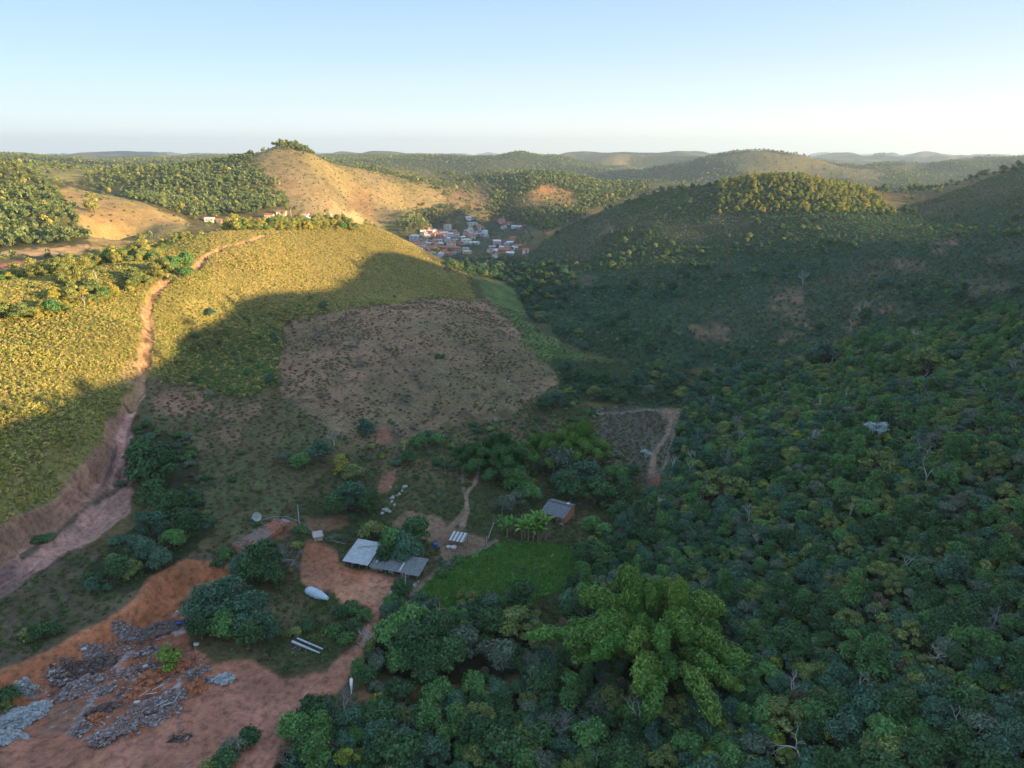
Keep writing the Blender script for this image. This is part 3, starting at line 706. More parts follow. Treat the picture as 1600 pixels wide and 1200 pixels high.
make_shrub('mid', 'mid', 22, .9, 1.6, 7, .6, 1000, .19)
make_shrub('olive', 'olive', 23, .9, 1.5, 8, .5, 900, .17)
make_shrub('yellow', 'yellow', 24, .8, 1.4, 6, .5, 750, .18)
make_shrub('grey', 'grey', 25, 1.0, 1.6, 8, .5, 800, .16, asp=2.2)
make_shrub('blue', 'blue', 26, 1.0, 1.8, 8, .6, 1000, .18)
make_shrub('brown', 'brown', 27, .9, 1.3, 8, .45, 450, .15, asp=2.2)
# light-weight kinds that stand in their thousands
LITE = {}
def make_lite(key, mat, seed, rad, hgt, nblob, br, nleaf, leaf, z0=.2, **kw):
    V, Fq, ti, cs = crown_data(seed, rad, hgt * z0, hgt * .8, nblob, br, nleaf, leaf, **kw)
    LITE[key] = mesh_from('sprig_' + key, V, Fq, LM[mat], False, ti)
for k, (mt, sd_) in enumerate([('sunny', 31), ('sunny', 32), ('olive', 33), ('gold', 34), ('straw', 35)]):
    make_lite('slope%d' % k, mt, sd_, .42, .85, 5, .30, 110, .17)
for k, (mt, sd_) in enumerate([('dark', 41), ('blue', 42), ('olive', 43), ('mid', 44), ('brown', 45), ('grey', 46)]):
    make_lite('scrub%d' % k, mt, sd_, .9, 1.7, 6, .62, 170, .34)
for k, (mt, sd_) in enumerate([('far', 51), ('far', 52), ('olive', 53), ('sunny', 54)]):
    make_lite('wood%d' % k, mt, sd_, 1.5, 5.6, 7, 1.15, 150, .75, z0=.42)
for k, (mt, sd_) in enumerate([('grass', 61), ('hay', 62), ('brown', 63), ('lawn', 64)]):
    rs = np.random.RandomState(sd_); n_ = 40
    P = np.stack([rs.randn(n_) * .22, rs.randn(n_) * .22, .12 + .12 * rs.rand(n_)], 1); nr = rs.randn(n_, 3); nr[:, 2] *= .35
    V, Fq = leafquads(rs, P, nr, .22, 1.6); LITE['tuft%d' % k] = mesh_from('tuft_%d' % k, V, Fq, LM[mt], False, np.repeat((.7 + .6 * rs.rand(n_)), 4))

def bare_tree(seed, h, spread=.9, levels=4, r0=.14, sides=5, forks=3, up=.8):
    rs = np.random.RandomState(seed); parts = []
    def grow(p, d, ln, r, lv):
        q = [p]; dd = d.copy()
        for k in range(3):
            dd = unit(dd + rs.randn(3) * .16 + np.array([0, 0, .04])); q.append(q[-1] + dd * ln / 3)
        parts.append(tube(q, [r, r * .85, r * .7, r * .52], sides if lv > 1 else 3))
        if lv <= 0: return
        nf = forks if lv > 1 else forks + 1
        for k in range(nf):
            a = unit(dd * up + unit(rs.randn(3)) * spread * (.55 + .4 * rs.rand()) + np.array([0, 0, .12]))
            grow(q[-1] if k < 2 else q[2], a, ln * (.62 + .2 * rs.rand()), r * .55, lv - 1)
    grow(np.array([0, 0, -.4]), unit(np.array([rs.randn() * .12, rs.randn() * .12, 1.0])), h * .36, r0, levels)
    return merge(parts)
BARE = []
for k in range(5):
    v, f = bare_tree(70 + k, 5.0, levels=4, r0=.19 + .03 * (k % 2), forks=3 if k % 2 else 2, spread=.95)
    BARE.append(mesh_from('bare_tree_mesh_%d' % k, v, f, PALEBARK))
v, f = bare_tree(80, 6.0, levels=5, r0=.19, forks=3, spread=1.2, up=.55)
BARE.append(mesh_from('bare_tree_mesh_wide', v, f, GREYTWIG))

# ------------------------------------------------------------------ scattering
rsS = np.random.RandomState(11)
dA = np.gradient(AZ); dL = np.gradient(LR)
AREA = (GR ** 2) * dA[None] * dL[:, None]
FRONT = (np.abs(GA) < R(43)) & (GR > 50)
# horizon line per column: what no one standing near the camera could see is thinned out
PYr = np.where(FRONT, PYg, 99999)
run = np.minimum.accumulate(PYr, axis=0); HID = PYg > run + np.interp(GR, [0, 200, 1000], [40, 18, 6])
def scatter(dens, jitter=1.0, nmax=400000):
    """points on the land; dens = plants per square metre on the grid"""
    w = (dens * AREA).ravel(); tot = w.sum(); n_ = min(int(tot), nmax)
    if n_ == 0: return np.zeros((0, 3))
    cw = np.cumsum(w); k = np.searchsorted(cw, (np.arange(n_) + rsS.rand(n_)) / n_ * tot)
    k = np.minimum(k, w.size - 1); j, i = np.divmod(k, NA); i = np.minimum(i, NA - 2); j = np.minimum(j, NR - 2)
    fa = rsS.rand(n_); fl = rsS.rand(n_)
    a = AZ[i] + fa * (AZ[i + 1] - AZ[i]); r = np.exp(LR[j] + fl * (LR[j + 1] - LR[j]))
    x, y = r * np.sin(a), r * np.cos(a)
    return np.stack([x, y, gz(x, y)], 1)
def thin(P, dmin):
    """keep points no closer than about dmin (array) using hashed cells"""
    o = rsS.permutation(len(P)); seen = {}; keep = []
    dm = dmin if np.ndim(dmin) else np.full(len(P), dmin)
    c0 = float(np.max(dm)) if len(P) else 1
    for k in o:
        x, y = P[k, 0], P[k, 1]; cx, cy = int(x // c0), int(y // c0); ok = True
        for ax in (-1, 0, 1):
            for ay in (-1, 0, 1):
                for (qx, qy, qd) in seen.get((cx + ax, cy + ay), ()):
                    if (qx - x) ** 2 + (qy - y) ** 2 < (.5 * (qd + dm[k])) ** 2: ok = False; break
                if not ok: break
            if not ok: break
        if ok: seen.setdefault((cx, cy), []).append((x, y, dm[k])); keep.append(k)
    return P[np.array(keep, int)] if keep else P[:0]
def lookup(field, P):
    a = np.arctan2(P[:, 0], P[:, 1]); l = .5 * np.log(P[:, 0] ** 2 + P[:, 1] ** 2)
    i = np.clip(np.rint(np.interp(a, AZ, np.arange(NA))).astype(int), 0, NA - 1); j = np.clip(np.rint(np.interp(l, LR, np.arange(NR))).astype(int), 0, NR - 1)
    return field[j, i]
def stuff(name, P, protos, weights, smin, smax, label=None, cat=None, smul=None, mode=None, zs=(.8, 1.25)):
    """one uncountable mass: real plants at every point, drawn by a geometry-node tree"""
    n_ = len(P)
    if n_ == 0: return None
    me = bpy.data.meshes.new(name + '_points'); me.vertices.add(n_); me.vertices.foreach_set('co', P.astype(np.float32).ravel())
    rs = np.random.RandomState(n_ % 1000)
    s = smin + (smax - smin) * rs.rand(n_) ** 1.5
    if smul is not None: s = s * smul
    sc3 = np.stack([s, s, s * (zs[0] + (zs[1] - zs[0]) * rs.rand(n_))], 1).astype(np.float32)
    rot = np.stack([rs.randn(n_) * .08, rs.randn(n_) * .08, rs.rand(n_) * 6.283], 1).astype(np.float32)
    if mode is None: idx = rs.choice(len(protos), n_, p=np.array(weights) / sum(weights))
    else: idx = mode
    a = me.attributes.new('sc3', 'FLOAT_VECTOR', 'POINT'); a.data.foreach_set('vector', sc3.ravel())
    a = me.attributes.new('rot', 'FLOAT_VECTOR', 'POINT'); a.data.foreach_set('vector', rot.ravel())
    a = me.attributes.new('pick', 'INT', 'POINT'); a.data.foreach_set('value', idx.astype(np.int32))
    ob = link(name, me); tag(ob, label, cat, None, 'stuff'); print('STUFF', name, n_)
    ng = bpy.data.node_groups.new(name + '_nodes', 'GeometryNodeTree')
    ng.interface.new_socket('Geometry', in_out='INPUT', socket_type='NodeSocketGeometry'); ng.interface.new_socket('Geometry', in_out='OUTPUT', socket_type='NodeSocketGeometry')
    gi = ng.nodes.new('NodeGroupInput'); go = ng.nodes.new('NodeGroupOutput'); iop = ng.nodes.new('GeometryNodeInstanceOnPoints')
    jn = ng.nodes.new('GeometryNodeJoinGeometry')
    for p in reversed(protos):       # joined in reverse so that the index runs forward
        oi = ng.nodes.new('GeometryNodeObjectInfo'); oi.inputs['Object'].default_value = p; oi.inputs['As Instance'].default_value = False
        g2 = ng.nodes.new('GeometryNodeGeometryToInstance'); ng.links.new(oi.outputs['Geometry'], g2.inputs[0]); ng.links.new(g2.outputs[0], jn.inputs[0])
    ng.links.new(gi.outputs[0], iop.inputs['Points']); ng.links.new(jn.outputs[0], iop.inputs['Instance']); iop.inputs['Pick Instance'].default_value = True
    for nm, typ, sock in [('sc3', 'FLOAT_VECTOR', 'Scale'), ('rot', 'FLOAT_VECTOR', 'Rotation'), ('pick', 'INT', 'Instance Index')]:
        na = ng.nodes.new('GeometryNodeInputNamedAttribute'); na.data_type = typ; na.inputs['Name'].default_value = nm
        ng.links.new(na.outputs['Attribute'], iop.inputs[sock])
    ng.links.new(iop.outputs[0], go.inputs[0])
    md = ob.modifiers.new('plants', 'NODES'); md.node_group = ng
    return ob
PRO = {}
def proto(me):
    """the pattern each mass of plants is drawn from; it is switched off and takes no part in the picture"""
    if me.name not in PRO:
        o = link('plant_pattern', me); o.location = (0, 0, 0); o.hide_render = True; o.hide_viewport = False; PRO[me.name] = o
        tag(o, None, None, None, 'helper')
    return PRO[me.name]
# ------------------------------------------------------------------ labels that point to one plant
LMK = [('giant bamboo', 1025, 1000), ('tiled hut', 872, 787), ('banana clump', 835, 825), ('long farmhouse', 600, 875), ('gravel heap', 45, 1125), ('silver-leaved tree', 1372, 662),
       ('pale dead snag', 1080, 725), ('white horse', 549, 1065), ('big ravine tree', 235, 705), ('dark bamboo', 770, 695), ('parched clearing', 1000, 690), ('white poles', 480, 1012),
       ('forked dead tree', 522, 685), ('bare grey tree', 1385, 840), ('curly dead branch', 1212, 945), ('rock line', 615, 780), ('twiggy bush', 1290, 910), ('blue tarpaulin', 495, 925), ('yellow palm', 632, 700), ('lawn corner', 690, 920), ('fan palm', 1340, 694), ('leaning pale stem', 1355, 540), ('crest dead trunk', 1500, 528), ('curled grey limb', 1440, 790), ('corner dead branches', 1485, 1030), ('yellowish young palm', 1291, 675)]
USED = {}
COLWORD = {'round_dark': 'dark green', 'round_mid': 'mid-green', 'broad_olive': 'flat-topped olive', 'open_yellow': 'open yellow-green', 'feather_grey': 'feathery grey-green', 'deep_blue': 'blue-green',
           'tall_mid': 'tall mid-green', 'gnarled_olive': 'gnarled olive', 'wide_dark': 'spreading dark', 'wispy_brown': 'wispy brown', 'mango': 'dense domed', 'golden': 'golden', 'sunny_round': 'sunlit green',
           'dark': 'dark green', 'mid': 'mid-green', 'olive': 'olive', 'yellow': 'yellow-green', 'grey': 'grey-green', 'blue': 'blue-green', 'brown': 'dry brown'}
def side_of(px, py, l):
    dx, dy = px - l[1], py - l[2]; d = math.hypot(dx, dy)
    w = ('right of' if dx > 0 else 'left of') if abs(dx) > abs(dy) * 1.1 else ('below' if dy > 0 else 'above')
    q = 'just ' if d < 70 else ('far ' if d > 260 else '')
    return q + w
def autolabel(px, py, size, colour, kind, zone):
    o = sorted(LMK, key=lambda l: math.hypot(px - l[1], (py - l[2]) * 1.3))
    look = (size + ' ' if size else '') + colour + ' ' + kind
    base = '%s %s the %s' % (look, side_of(px, py, o[0]), o[0][0])
    cands = [base] + ['%s and %s the %s' % (base, side_of(px, py, l), l[0]) for l in o[1:6]]
    for c in cands:
        if c not in USED and len(c.split()) <= 16: USED[c] = zone; return c
    for c in cands[::-1]:
        if USED.get(c, zone) == zone and len(c.split()) <= 16: USED[c] = zone; return c
    return base
def sizeword(d): return 'tiny' if d < 2.2 else 'small' if d < 3.8 else 'medium' if d < 5.6 else 'large' if d < 7.6 else 'very large'

def plant_tree(key, x, y, s, rz, label=None, group=None, name='broadleaf_tree', zone='trees', sink=.15, zf=1.0):
    cm, tm, h, r = TREES[key]
    z = ground(x, y)
    e = empty(name, (x, y, z - sink * s), rz); e.scale = (s, s, s * zf)
    e.rotation_euler = (random.gauss(0, .04), random.gauss(0, .04), rz)
    link('trunk', tm, e); link('crown', cm, e)
    px, py = to_px(x, y, z + h * s * .6)
    e['label'] = label or autolabel(px, py, sizeword(2 * r * s), COLWORD[key], 'tree', zone)
    e['category'] = 'tree'
    if group or not label: e['group'] = group or zone
    return e
def plant_shrub(key, x, y, s, rz, label=None, group=None, name='shrub', zone='shrubs', zf=1.0):
    cm, tm, h, r = SHRUBS[key]
    z = ground(x, y)
    e = link(name, cm); e.location = (x, y, z - .08); e.rotation_euler = (random.gauss(0, .05), random.gauss(0, .05), rz); e.scale = (s, s, s * zf)
    link('stem', tm, e)
    px, py = to_px(x, y, z + h * s * .6)
    e['label'] = label or autolabel(px, py, sizeword(2 * r * s), COLWORD[key], 'shrub', zone)
    e['category'] = 'shrub'
    if group or not label: e['group'] = group or zone
    return e
TAKEN = []
def tree_at(px, py, key, s, label=None, group=None, zone='trees round the farm', zf=1.0, name='broadleaf_tree'):
    h = TREES[key][2] * s * zf
    p = at(px, py, h * .6); TAKEN.append((p.x, p.y, TREES[key][3] * s * .6))
    return plant_tree(key, p.x, p.y, s, random.random() * 6.28, label, group, name, zone, zf=zf)
def shrub_at(px, py, key, s, label=None, group=None, zone='shrubs round the farm'):
    h = SHRUBS[key][2] * s
    p = at(px, py, h * .5); TAKEN.append((p.x, p.y, SHRUBS[key][3] * s * .5))
    return plant_shrub(key, p.x, p.y, s, random.random() * 6.28, label, group, 'shrub', zone)
def clear_of(P, extra=0.0):
    ok = np.ones(len(P), bool)
    for (x, y, r) in TAKEN: ok &= (P[:, 0] - x) ** 2 + (P[:, 1] - y) ** 2 > (r + extra) ** 2
    return P[ok]

# ------------------------------------------------------------------ bamboo: every arching plume is a part of its clump
def plume_mesh(name, seed, mat, L=17.0, reach=9.0, wid=1.5, nleaf=3600, leaf=.23):
    rs = np.random.RandomState(seed)
    t = np.linspace(0, 1, 14)
    # culm rises, leans outward along +X and nods at the tip
    x = reach * t ** 1.55; z = L * (1.28 * t - .62 * t ** 3.2) * .95; y = np.sin(t * 3 + seed) * .35 * t
    curve = np.stack([x, y, z], 1)
    tv, tf = tube(curve, list(np.linspace(.07, .015, 14)), 4)
    u = .42 + .58 * rs.rand(nleaf) ** .85
    c = np.stack([np.interp(u, t, curve[:, k]) for k in range(3)], 1)
    w = 1.12 * wid * (.30 + .70 * np.clip((u - .42) / .33, 0, 1)) * (1 - .38 * np.clip((u - .75) / .25, 0, 1) ** 2) * (.84 + .26 * np.sin(u * 34 + seed))
    d = unit(rs.randn(nleaf, 3))
    q = .5 + .5 * rs.rand(nleaf) ** .5
    P = c + d * (w * q)[:, None] * np.array([.9, 1, .9]); P[:, 2] -= .45 * w * rs.rand(nleaf)
    nr = d * .9 + rs.randn(nleaf, 3) * .6 + np.array([0.1, 0, .4])
    V, Fq = leafquads(rs, P, nr, leaf, 2.1)
    ti = np.repeat(.5 + 1.0 * rs.rand(nleaf), 4); tv3 = np.stack([ti * (1 + .15 * np.sin(seed * 2.3)), ti, ti * .85], 1)
    return mesh_from(name, V, Fq, LM[mat], False, tv3), mesh_from(name + '_culm', tv, tf, CULM)
PL = {m_: [plume_mesh('plume_%s_%d' % (m_, k), 100 + k, m_, L=13 + 1.6 * (k % 3), reach=8.0 + 1.3 * (k % 4), wid=1.12 + .2 * (k % 3)) for k in range(6)] for m_ in ('bamboo', 'bamboodark')}
def bamboo(px, py, mat, n_, s, label, spread=1.0, zf=1.0, seed=0, lift=8, wids=1.0):
    rs = np.random.RandomState(seed); p = at(px, py, lift)
    root = empty('bamboo_clump', (p.x, p.y, p.z - .3)); root.scale = (s, s, s * zf)
    tag(root, label, 'bamboo')
    for k in range(n_):
        me, cu = PL[mat][k % 6]; a = k * 2.39996 + rs.randn() * .12; tilt = (k + .5) / n_
        o = link('plume', me, root); c = link('culm', cu, o)
        rr = 1.6 * tilt
        o.location = (rr * math.cos(a), rr * math.sin(a), 0)
        f = .12 + 1.2 * tilt ** .85
        o.scale = (f * spread * (.85 + .35 * rs.rand()), wids * (.9 + .35 * rs.rand()), (1.18 - .55 * tilt ** 1.2) * (.80 + .34 * rs.rand()))
        o.rotation_euler = (rs.randn() * .06, rs.randn() * .07 + .12 * tilt, a)
    TAKEN.append((p.x, p.y, 4.5 * s)); return root
bamboo(1028, 985, 'bamboo', 54, 1.2, 'giant bamboo clump with arching feathery plumes standing above the bottom thicket', .92, 1.22, 1, 10)
bamboo(905, 690, 'bamboo', 36, 1.05, 'light green bamboo clump between the grey-green tree and the parched clearing', .62, 1.0, 2, 8, 1.0)
bamboo(850, 700, 'bamboo', 24, .85, 'smaller light green bamboo clump touching the dark bamboo on its left', .62, 1.0, 3, 6, 1.0)
bamboo(780, 708, 'bamboodark', 50, 1.0, 'wide dark green bamboo clump above the forked cattle track', .72, .85, 4, 6, 1.1)
bamboo(736, 712, 'bamboodark', 24, .72, 'low dark bamboo at the left edge of the wide dark clump', .72, .85, 5, 4, 1.1)

# ------------------------------------------------------------------ trees and shrubs placed one by one
for q in [(807, 742, 'mango', 1.05, 'dense rounded green tree with a smooth dome left of the grey-green tree'),
          (866, 716, 'feather_grey', 1.9, 'large grey-green tree with lobed crown in front of the light bamboo'),
          (785, 785, 'feather_grey', 1.05, 'rounded grey-green tree left of the tiled hut'), (812, 778, 'feather_grey', .95, 'twin grey-green tree leaning on the rounded one left of the hut'),
          (833, 768, 'round_mid', 1.1, 'dark green tree directly behind the tiled hut'),
          (248, 712, 'wide_dark', 1.9, 'big dark spreading tree at the head of the ravine beside the gully'), (218, 700, 'wide_dark', 1.35, 'dark tree merging with the big one on its gully side'),
          (240, 770, 'round_dark', 1.35), (275, 780, 'wide_dark', 1.1), (232, 812, 'deep_blue', 1.1), (290, 810, 'round_dark', 1.2), (268, 838, 'round_mid', 1.0), (215, 850, 'deep_blue', .95), (180, 880, 'round_dark', .95), (205, 885, 'broad_olive', .8), (245, 865, 'deep_blue', .8),
          (470, 715, 'round_mid', 1.05, 'leafy green tree at the left of the group under the forked dead tree'), (502, 700, 'deep_blue', 1.2, 'blue-green tree at the foot of the forked dead tree'),
          (530, 722, 'golden', 1.25, 'yellowing olive tree in the group under the forked dead tree'), (552, 735, 'broad_olive', 1.0), (545, 768, 'deep_blue', 1.35), (520, 785, 'round_dark', 1.0), (575, 780, 'round_dark', 1.0), (448, 712, 'feather_grey', .8),
          (570, 664, 'deep_blue', .95, 'lone dark bushy tree on the knoll edge above the red scar'), (655, 688, 'round_mid', 1.1), (682, 685, 'round_mid', .95), (640, 712, 'round_dark', .8),
          (582, 826, 'broad_olive', 1.2, 'pale olive tree behind the light metal roof'), (612, 838, 'round_mid', 1.35, 'mid-green tree hanging over the joint of the two farmhouse roofs'), (632, 850, 'deep_blue', 1.2), (650, 826, 'wide_dark', 1.15, 'darkest tree behind the right end of the farmhouse'), (600, 862, 'round_dark', .75),
          (322, 935, 'deep_blue', 1.35), (358, 925, 'deep_blue', 1.5, 'largest leafy tree growing over the right end of the red cut bank'), (392, 945, 'deep_blue', 1.3), (350, 972, 'round_mid', 1.2), (385, 985, 'round_dark', 1.0), (312, 975, 'round_dark', .9), (410, 975, 'deep_blue', .9),
          (262, 1022, 'open_yellow', 1.1, 'bright green bush tree growing in the middle of the rubble dump'),
          (408, 862, 'round_dark', 1.4, 'dark tree between the ruined brick house and the bare grey tree'), (395, 885, 'round_dark', 1.1), (428, 893, 'round_dark', .9), (380, 878, 'deep_blue', .9),
          (640, 960, 'round_mid', 1.3), (612, 985, 'round_mid', 1.35), (655, 1000, 'round_dark', 1.4), (628, 1030, 'round_mid', 1.1), (690, 975, 'wide_dark', 1.1), (700, 1020, 'round_dark', 1.2), (668, 1045, 'round_dark', 1.0),
          (735, 1000, 'feather_grey', 1.4, 'large domed grey-green tree left of the giant bamboo'), (775, 1015, 'feather_grey', 1.2), (800, 965, 'broad_olive', 1.4, 'yellowish olive tree between the lawn and the giant bamboo'), (828, 985, 'gnarled_olive', 1.1), (770, 965, 'round_dark', 1.0),
          (895, 755, 'round_dark', 1.5), (915, 735, 'deep_blue', 1.5), (930, 762, 'wide_dark', 1.4), (960, 738, 'round_mid', 1.4), (948, 768, 'open_yellow', 1.0, 'small bright yellow-green tree right of the tiled hut'), (978, 765, 'round_dark', 1.2), (905, 712, 'round_mid', 1.0),
          (945, 715, 'feather_grey', .8), (880, 745, 'deep_blue', 1.1), (925, 815, 'round_mid', 1.0, 'leafy mid-green tree on the lawn right of the banana clump'), (945, 825, 'round_mid', .85), (965, 795, 'round_dark', 1.0), (985, 735, 'round_dark', .9),
          (890, 610, 'open_yellow', 1.0), (870, 620, 'deep_blue', 1.2), (850, 628, 'round_dark', .9),
          (145, 312, 'sunny_round', 3.0, 'lone spreading tree with pale trunk at the top of the left pasture'),
          (1130, 755, 'gnarled_olive', 2.0), (1370, 718, 'gnarled_olive', 1.6), (1290, 545, 'deep_blue', 1.8), (1450, 560, 'broad_olive', 2.2)]:
    tree_at(*q)
for q in [(352, 862, 'mid', 1.3), (340, 880, 'dark', 1.2), (548, 948, 'mid', 1.5), (570, 958, 'mid', 1.3), (535, 955, 'dark', 1.2), (480, 975, 'dark', 1.2), (520, 985, 'mid', 1.2), (458, 985, 'olive', 1.1), (540, 995, 'mid', 1.4), (555, 975, 'dark', 1.3),
          (60, 985, 'dark', 1.5), (40, 992, 'olive', 1.2), (85, 980, 'dark', 1.2), (15, 1082, 'dark', 1.4), (5, 1100, 'olive', 1.2), (560, 1040, 'mid', 1.2), (575, 1055, 'dark', 1.5), (590, 1075, 'grey', 1.4), (365, 1165, 'grey', 1.6), (385, 1150, 'dark', 1.4), (345, 1185, 'dark', 1.5), (330, 1200, 'olive', 1.4),
          (400, 815, 'mid', .9), (560, 875, 'dark', .6), (700, 880, 'grey', 1.2), (715, 872, 'mid', 1.0), (690, 893, 'mid', 1.1), (630, 700, 'yellow', .8), (612, 660, 'grey', .7), (549, 540, 'grey', .9), (685, 555, 'dark', 1.0), (692, 556, 'dark', .9)]:
    shrub_at(*q)
# ------------------------------------------------------------------ small building kit
class MB:
    def __init__(s): s.V = []; s.F = []
    def _add(s, v, f):
        o = len(s.V); s.V += [tuple(map(float, p)) for p in v]; s.F += [tuple(i + o for i in q) for q in f]; return s
    def box(s, x0, x1, y0, y1, z0, z1):
        return s._add([(x0, y0, z0), (x1, y0, z0), (x1, y1, z0), (x0, y1, z0), (x0, y0, z1), (x1, y0, z1), (x1, y1, z1), (x0, y1, z1)],
                      [(0, 3, 2, 1), (4, 5, 6, 7), (0, 1, 5, 4), (1, 2, 6, 5), (2, 3, 7, 6), (3, 0, 4, 7)])
    def hexa(s, bot, top): return s._add(list(bot) + list(top), [(0, 3, 2, 1), (4, 5, 6, 7), (0, 1, 5, 4), (1, 2, 6, 5), (2, 3, 7, 6), (3, 0, 4, 7)])
    def slab(s, q, t):
        """a sheet over four corners, t thick"""
        return s.hexa([(a, b_, c - t) for a, b_, c in q], q)
    def bar(s, a, b_, r, r2=None, n_=6):
        a = Vector(a); b_ = Vector(b_); d = (b_ - a).normalized(); u = d.orthogonal().normalized(); w = d.cross(u); r2 = r if r2 is None else r2
        v = [a + (u * math.cos(6.28318 * k / n_) + w * math.sin(6.28318 * k / n_)) * r for k in range(n_)] + [b_ + (u * math.cos(6.28318 * k / n_) + w * math.sin(6.28318 * k / n_)) * r2 for k in range(n_)]
        f = [(k, (k + 1) % n_, n_ + (k + 1) % n_, n_ + k) for k in range(n_)] + [tuple(range(n_))[::-1], tuple(range(n_, 2 * n_))]
        return s._add(v, f)
    def prism(s, poly, x0, x1):
        """polygon in y,z pushed along x"""
        n_ = len(poly)
        return s._add([(x0, y, z) for y, z in poly] + [(x1, y, z) for y, z in poly], [tuple(range(n_))[::-1], tuple(range(n_, 2 * n_))] + [(k, (k + 1) % n_, n_ + (k + 1) % n_, n_ + k) for k in range(n_)])
    def corr(s, P0, U, V_, nu, amp, t=.02):
        """corrugated sheet: corner P0, U across the ribs, V_ down the slope"""
        P0, U, V_ = Vector(P0), Vector(U), Vector(V_); N_ = U.cross(V_).normalized()
        if N_.z < 0: N_ = -N_
        v = []; f = []; m_ = nu * 4
        for k in range(m_ + 1):
            h = amp * math.sin(k / 4 * 2 * math.pi); p = P0 + U * (k / m_) + N_ * h
            v += [p, p + V_, p - N_ * t, p + V_ - N_ * t]
        for k in range(m_):
            a = 4 * k; b_ = a + 4; f += [(a, b_, b_ + 1, a + 1), (a + 2, a + 3, b_ + 3, b_ + 2), (a, a + 2, b_ + 2, b_), (a + 1, b_ + 1, b_ + 3, a + 3)]
        return s._add(v, f)
    def build(s, name, mat, parent=None, smooth=False):
        me = bpy.data.meshes.new(name); me.from_pydata(s.V, [], s.F); me.materials.append(mat)
        if smooth: me.polygons.foreach_set('use_smooth', [True] * len(me.polygons))
        return link(name, me, parent)
def blob(rs, rx, ry, rz, n_=14, m_=9, rough=.18, power=1.0, flatbase=True):
    """lumpy stone or mound"""
    V = []; Fq = []
    ph = rs.rand(6) * 6
    for j in range(m_ + 1):
        th = math.pi * j / m_
        for i in range(n_):
            a = 2 * math.pi * i / n_
            k = 1 + rough * (math.sin(2 * a + ph[0] + 2 * th) + .7 * math.sin(3 * a + ph[1] - th) + .5 * math.sin(5 * a + ph[2] + 3 * th)) + rough * .5 * rs.randn() * math.sin(th)
            V.append((rx * k * math.sin(th) * math.cos(a), ry * k * math.sin(th) * math.sin(a), rz * math.cos(th) * k))
    for j in range(m_):
        for i in range(n_): Fq.append((j * n_ + i, (j + 1) * n_ + i, (j + 1) * n_ + (i + 1) % n_, j * n_ + (i + 1) % n_))
    return np.array(V), np.array(Fq)
P_ = plain
MT = {'metal_light': P_('metal_light', (.42, .45, .46), .5, .22, 1.2, .3), 'metal_dark': P_('metal_dark', (.20, .21, .21), .6, .35, 1.4, .2), 'fibro': P_('fibro', (.17, .175, .19), .85, .4, 2.2),
      'plaster': P_('plaster', (.42, .38, .33), .9, .3, 1.5), 'white': P_('white_paint', (.52, .52, .51), .7, .15, 3), 'wood': P_('old_wood', (.20, .16, .13), .9, .4, 3), 'darkopen': P_('dark_opening', (.012, .012, .013), .9, .1, 2),
      'brick': P_('orange_brick', (.48, .22, .11), .9, .3, 5), 'tile': P_('clay_tile', (.34, .19, .14), .9, .5, 3.5), 'blue': P_('blue_plastic', (.03, .10, .55), .45, .15, 2), 'tarp': P_('blue_grey_tarpaulin', (.46, .57, .62), .6, .18, 1.0),
      'concrete': P_('pale_concrete', (.44, .48, .52), .8, .12, 2), 'stone': P_('pale_stone', (.42, .42, .37), .9, .3, 2.5), 'gravel': P_('blue_grey_gravel', (.36, .39, .39), .9, .35, 1.5), 'ash': P_('dark_ash', (.085, .08, .09), .95, .6, 1.2), 'greyrubble': P_('grey_rubble', (.24, .22, .22), .95, .5, 1.3),
      'redsoil': P_('red_soil_heap', (.38, .15, .075), .95, .3, 1.0, bmp=.4), 'wire': P_('wire', (.35, .35, .36), .6, .1, 1), 'black': P_('black_rubber', (.02, .02, .02), .7, .2, 2), 'glassy': P_('window_pane', (.03, .04, .05), .25, .1, 1), 'white_hide': P_('white_hide', (.74, .72, .68), .8, .08, 3), 'trunk_pale': P_('pale_wood', (.42, .37, .31), .9, .3, 2)}
def mixmat(name, stops, scale, rough=.95):
    m, nt, bs = newmat(name); tc = nd(nt, 'ShaderNodeTexCoord'); nz = noise(nt, scale, 6, .75, tc.outputs['Object']); r = ramp(nt, nz.outputs[0], stops)
    nt.links.new(r.outputs[0], bs.inputs['Base Color']); bs.inputs['Roughness'].default_value = rough; bs.inputs['Specular IOR Level'].default_value = .15; bump(nt, bs, nz.outputs[0], .7, .2); return m
MT['ash'] = mixmat('burnt_refuse', [(.30, (.03, .03, .035)), (.45, (.07, .065, .07)), (.52, (.22, .12, .08)), (.58, (.10, .09, .10)), (.70, (.45, .45, .47))], 1.3)
MT['greyrubble'] = mixmat('mixed_rubble', [(.32, (.06, .055, .06)), (.42, (.30, .15, .09)), (.50, (.20, .18, .18)), (.60, (.38, .36, .36)), (.68, (.62, .63, .64))], 1.6)
FARMLAB = {}
def yaw_of(a, b_): return math.atan2(b_.y - a.y, b_.x - a.x)

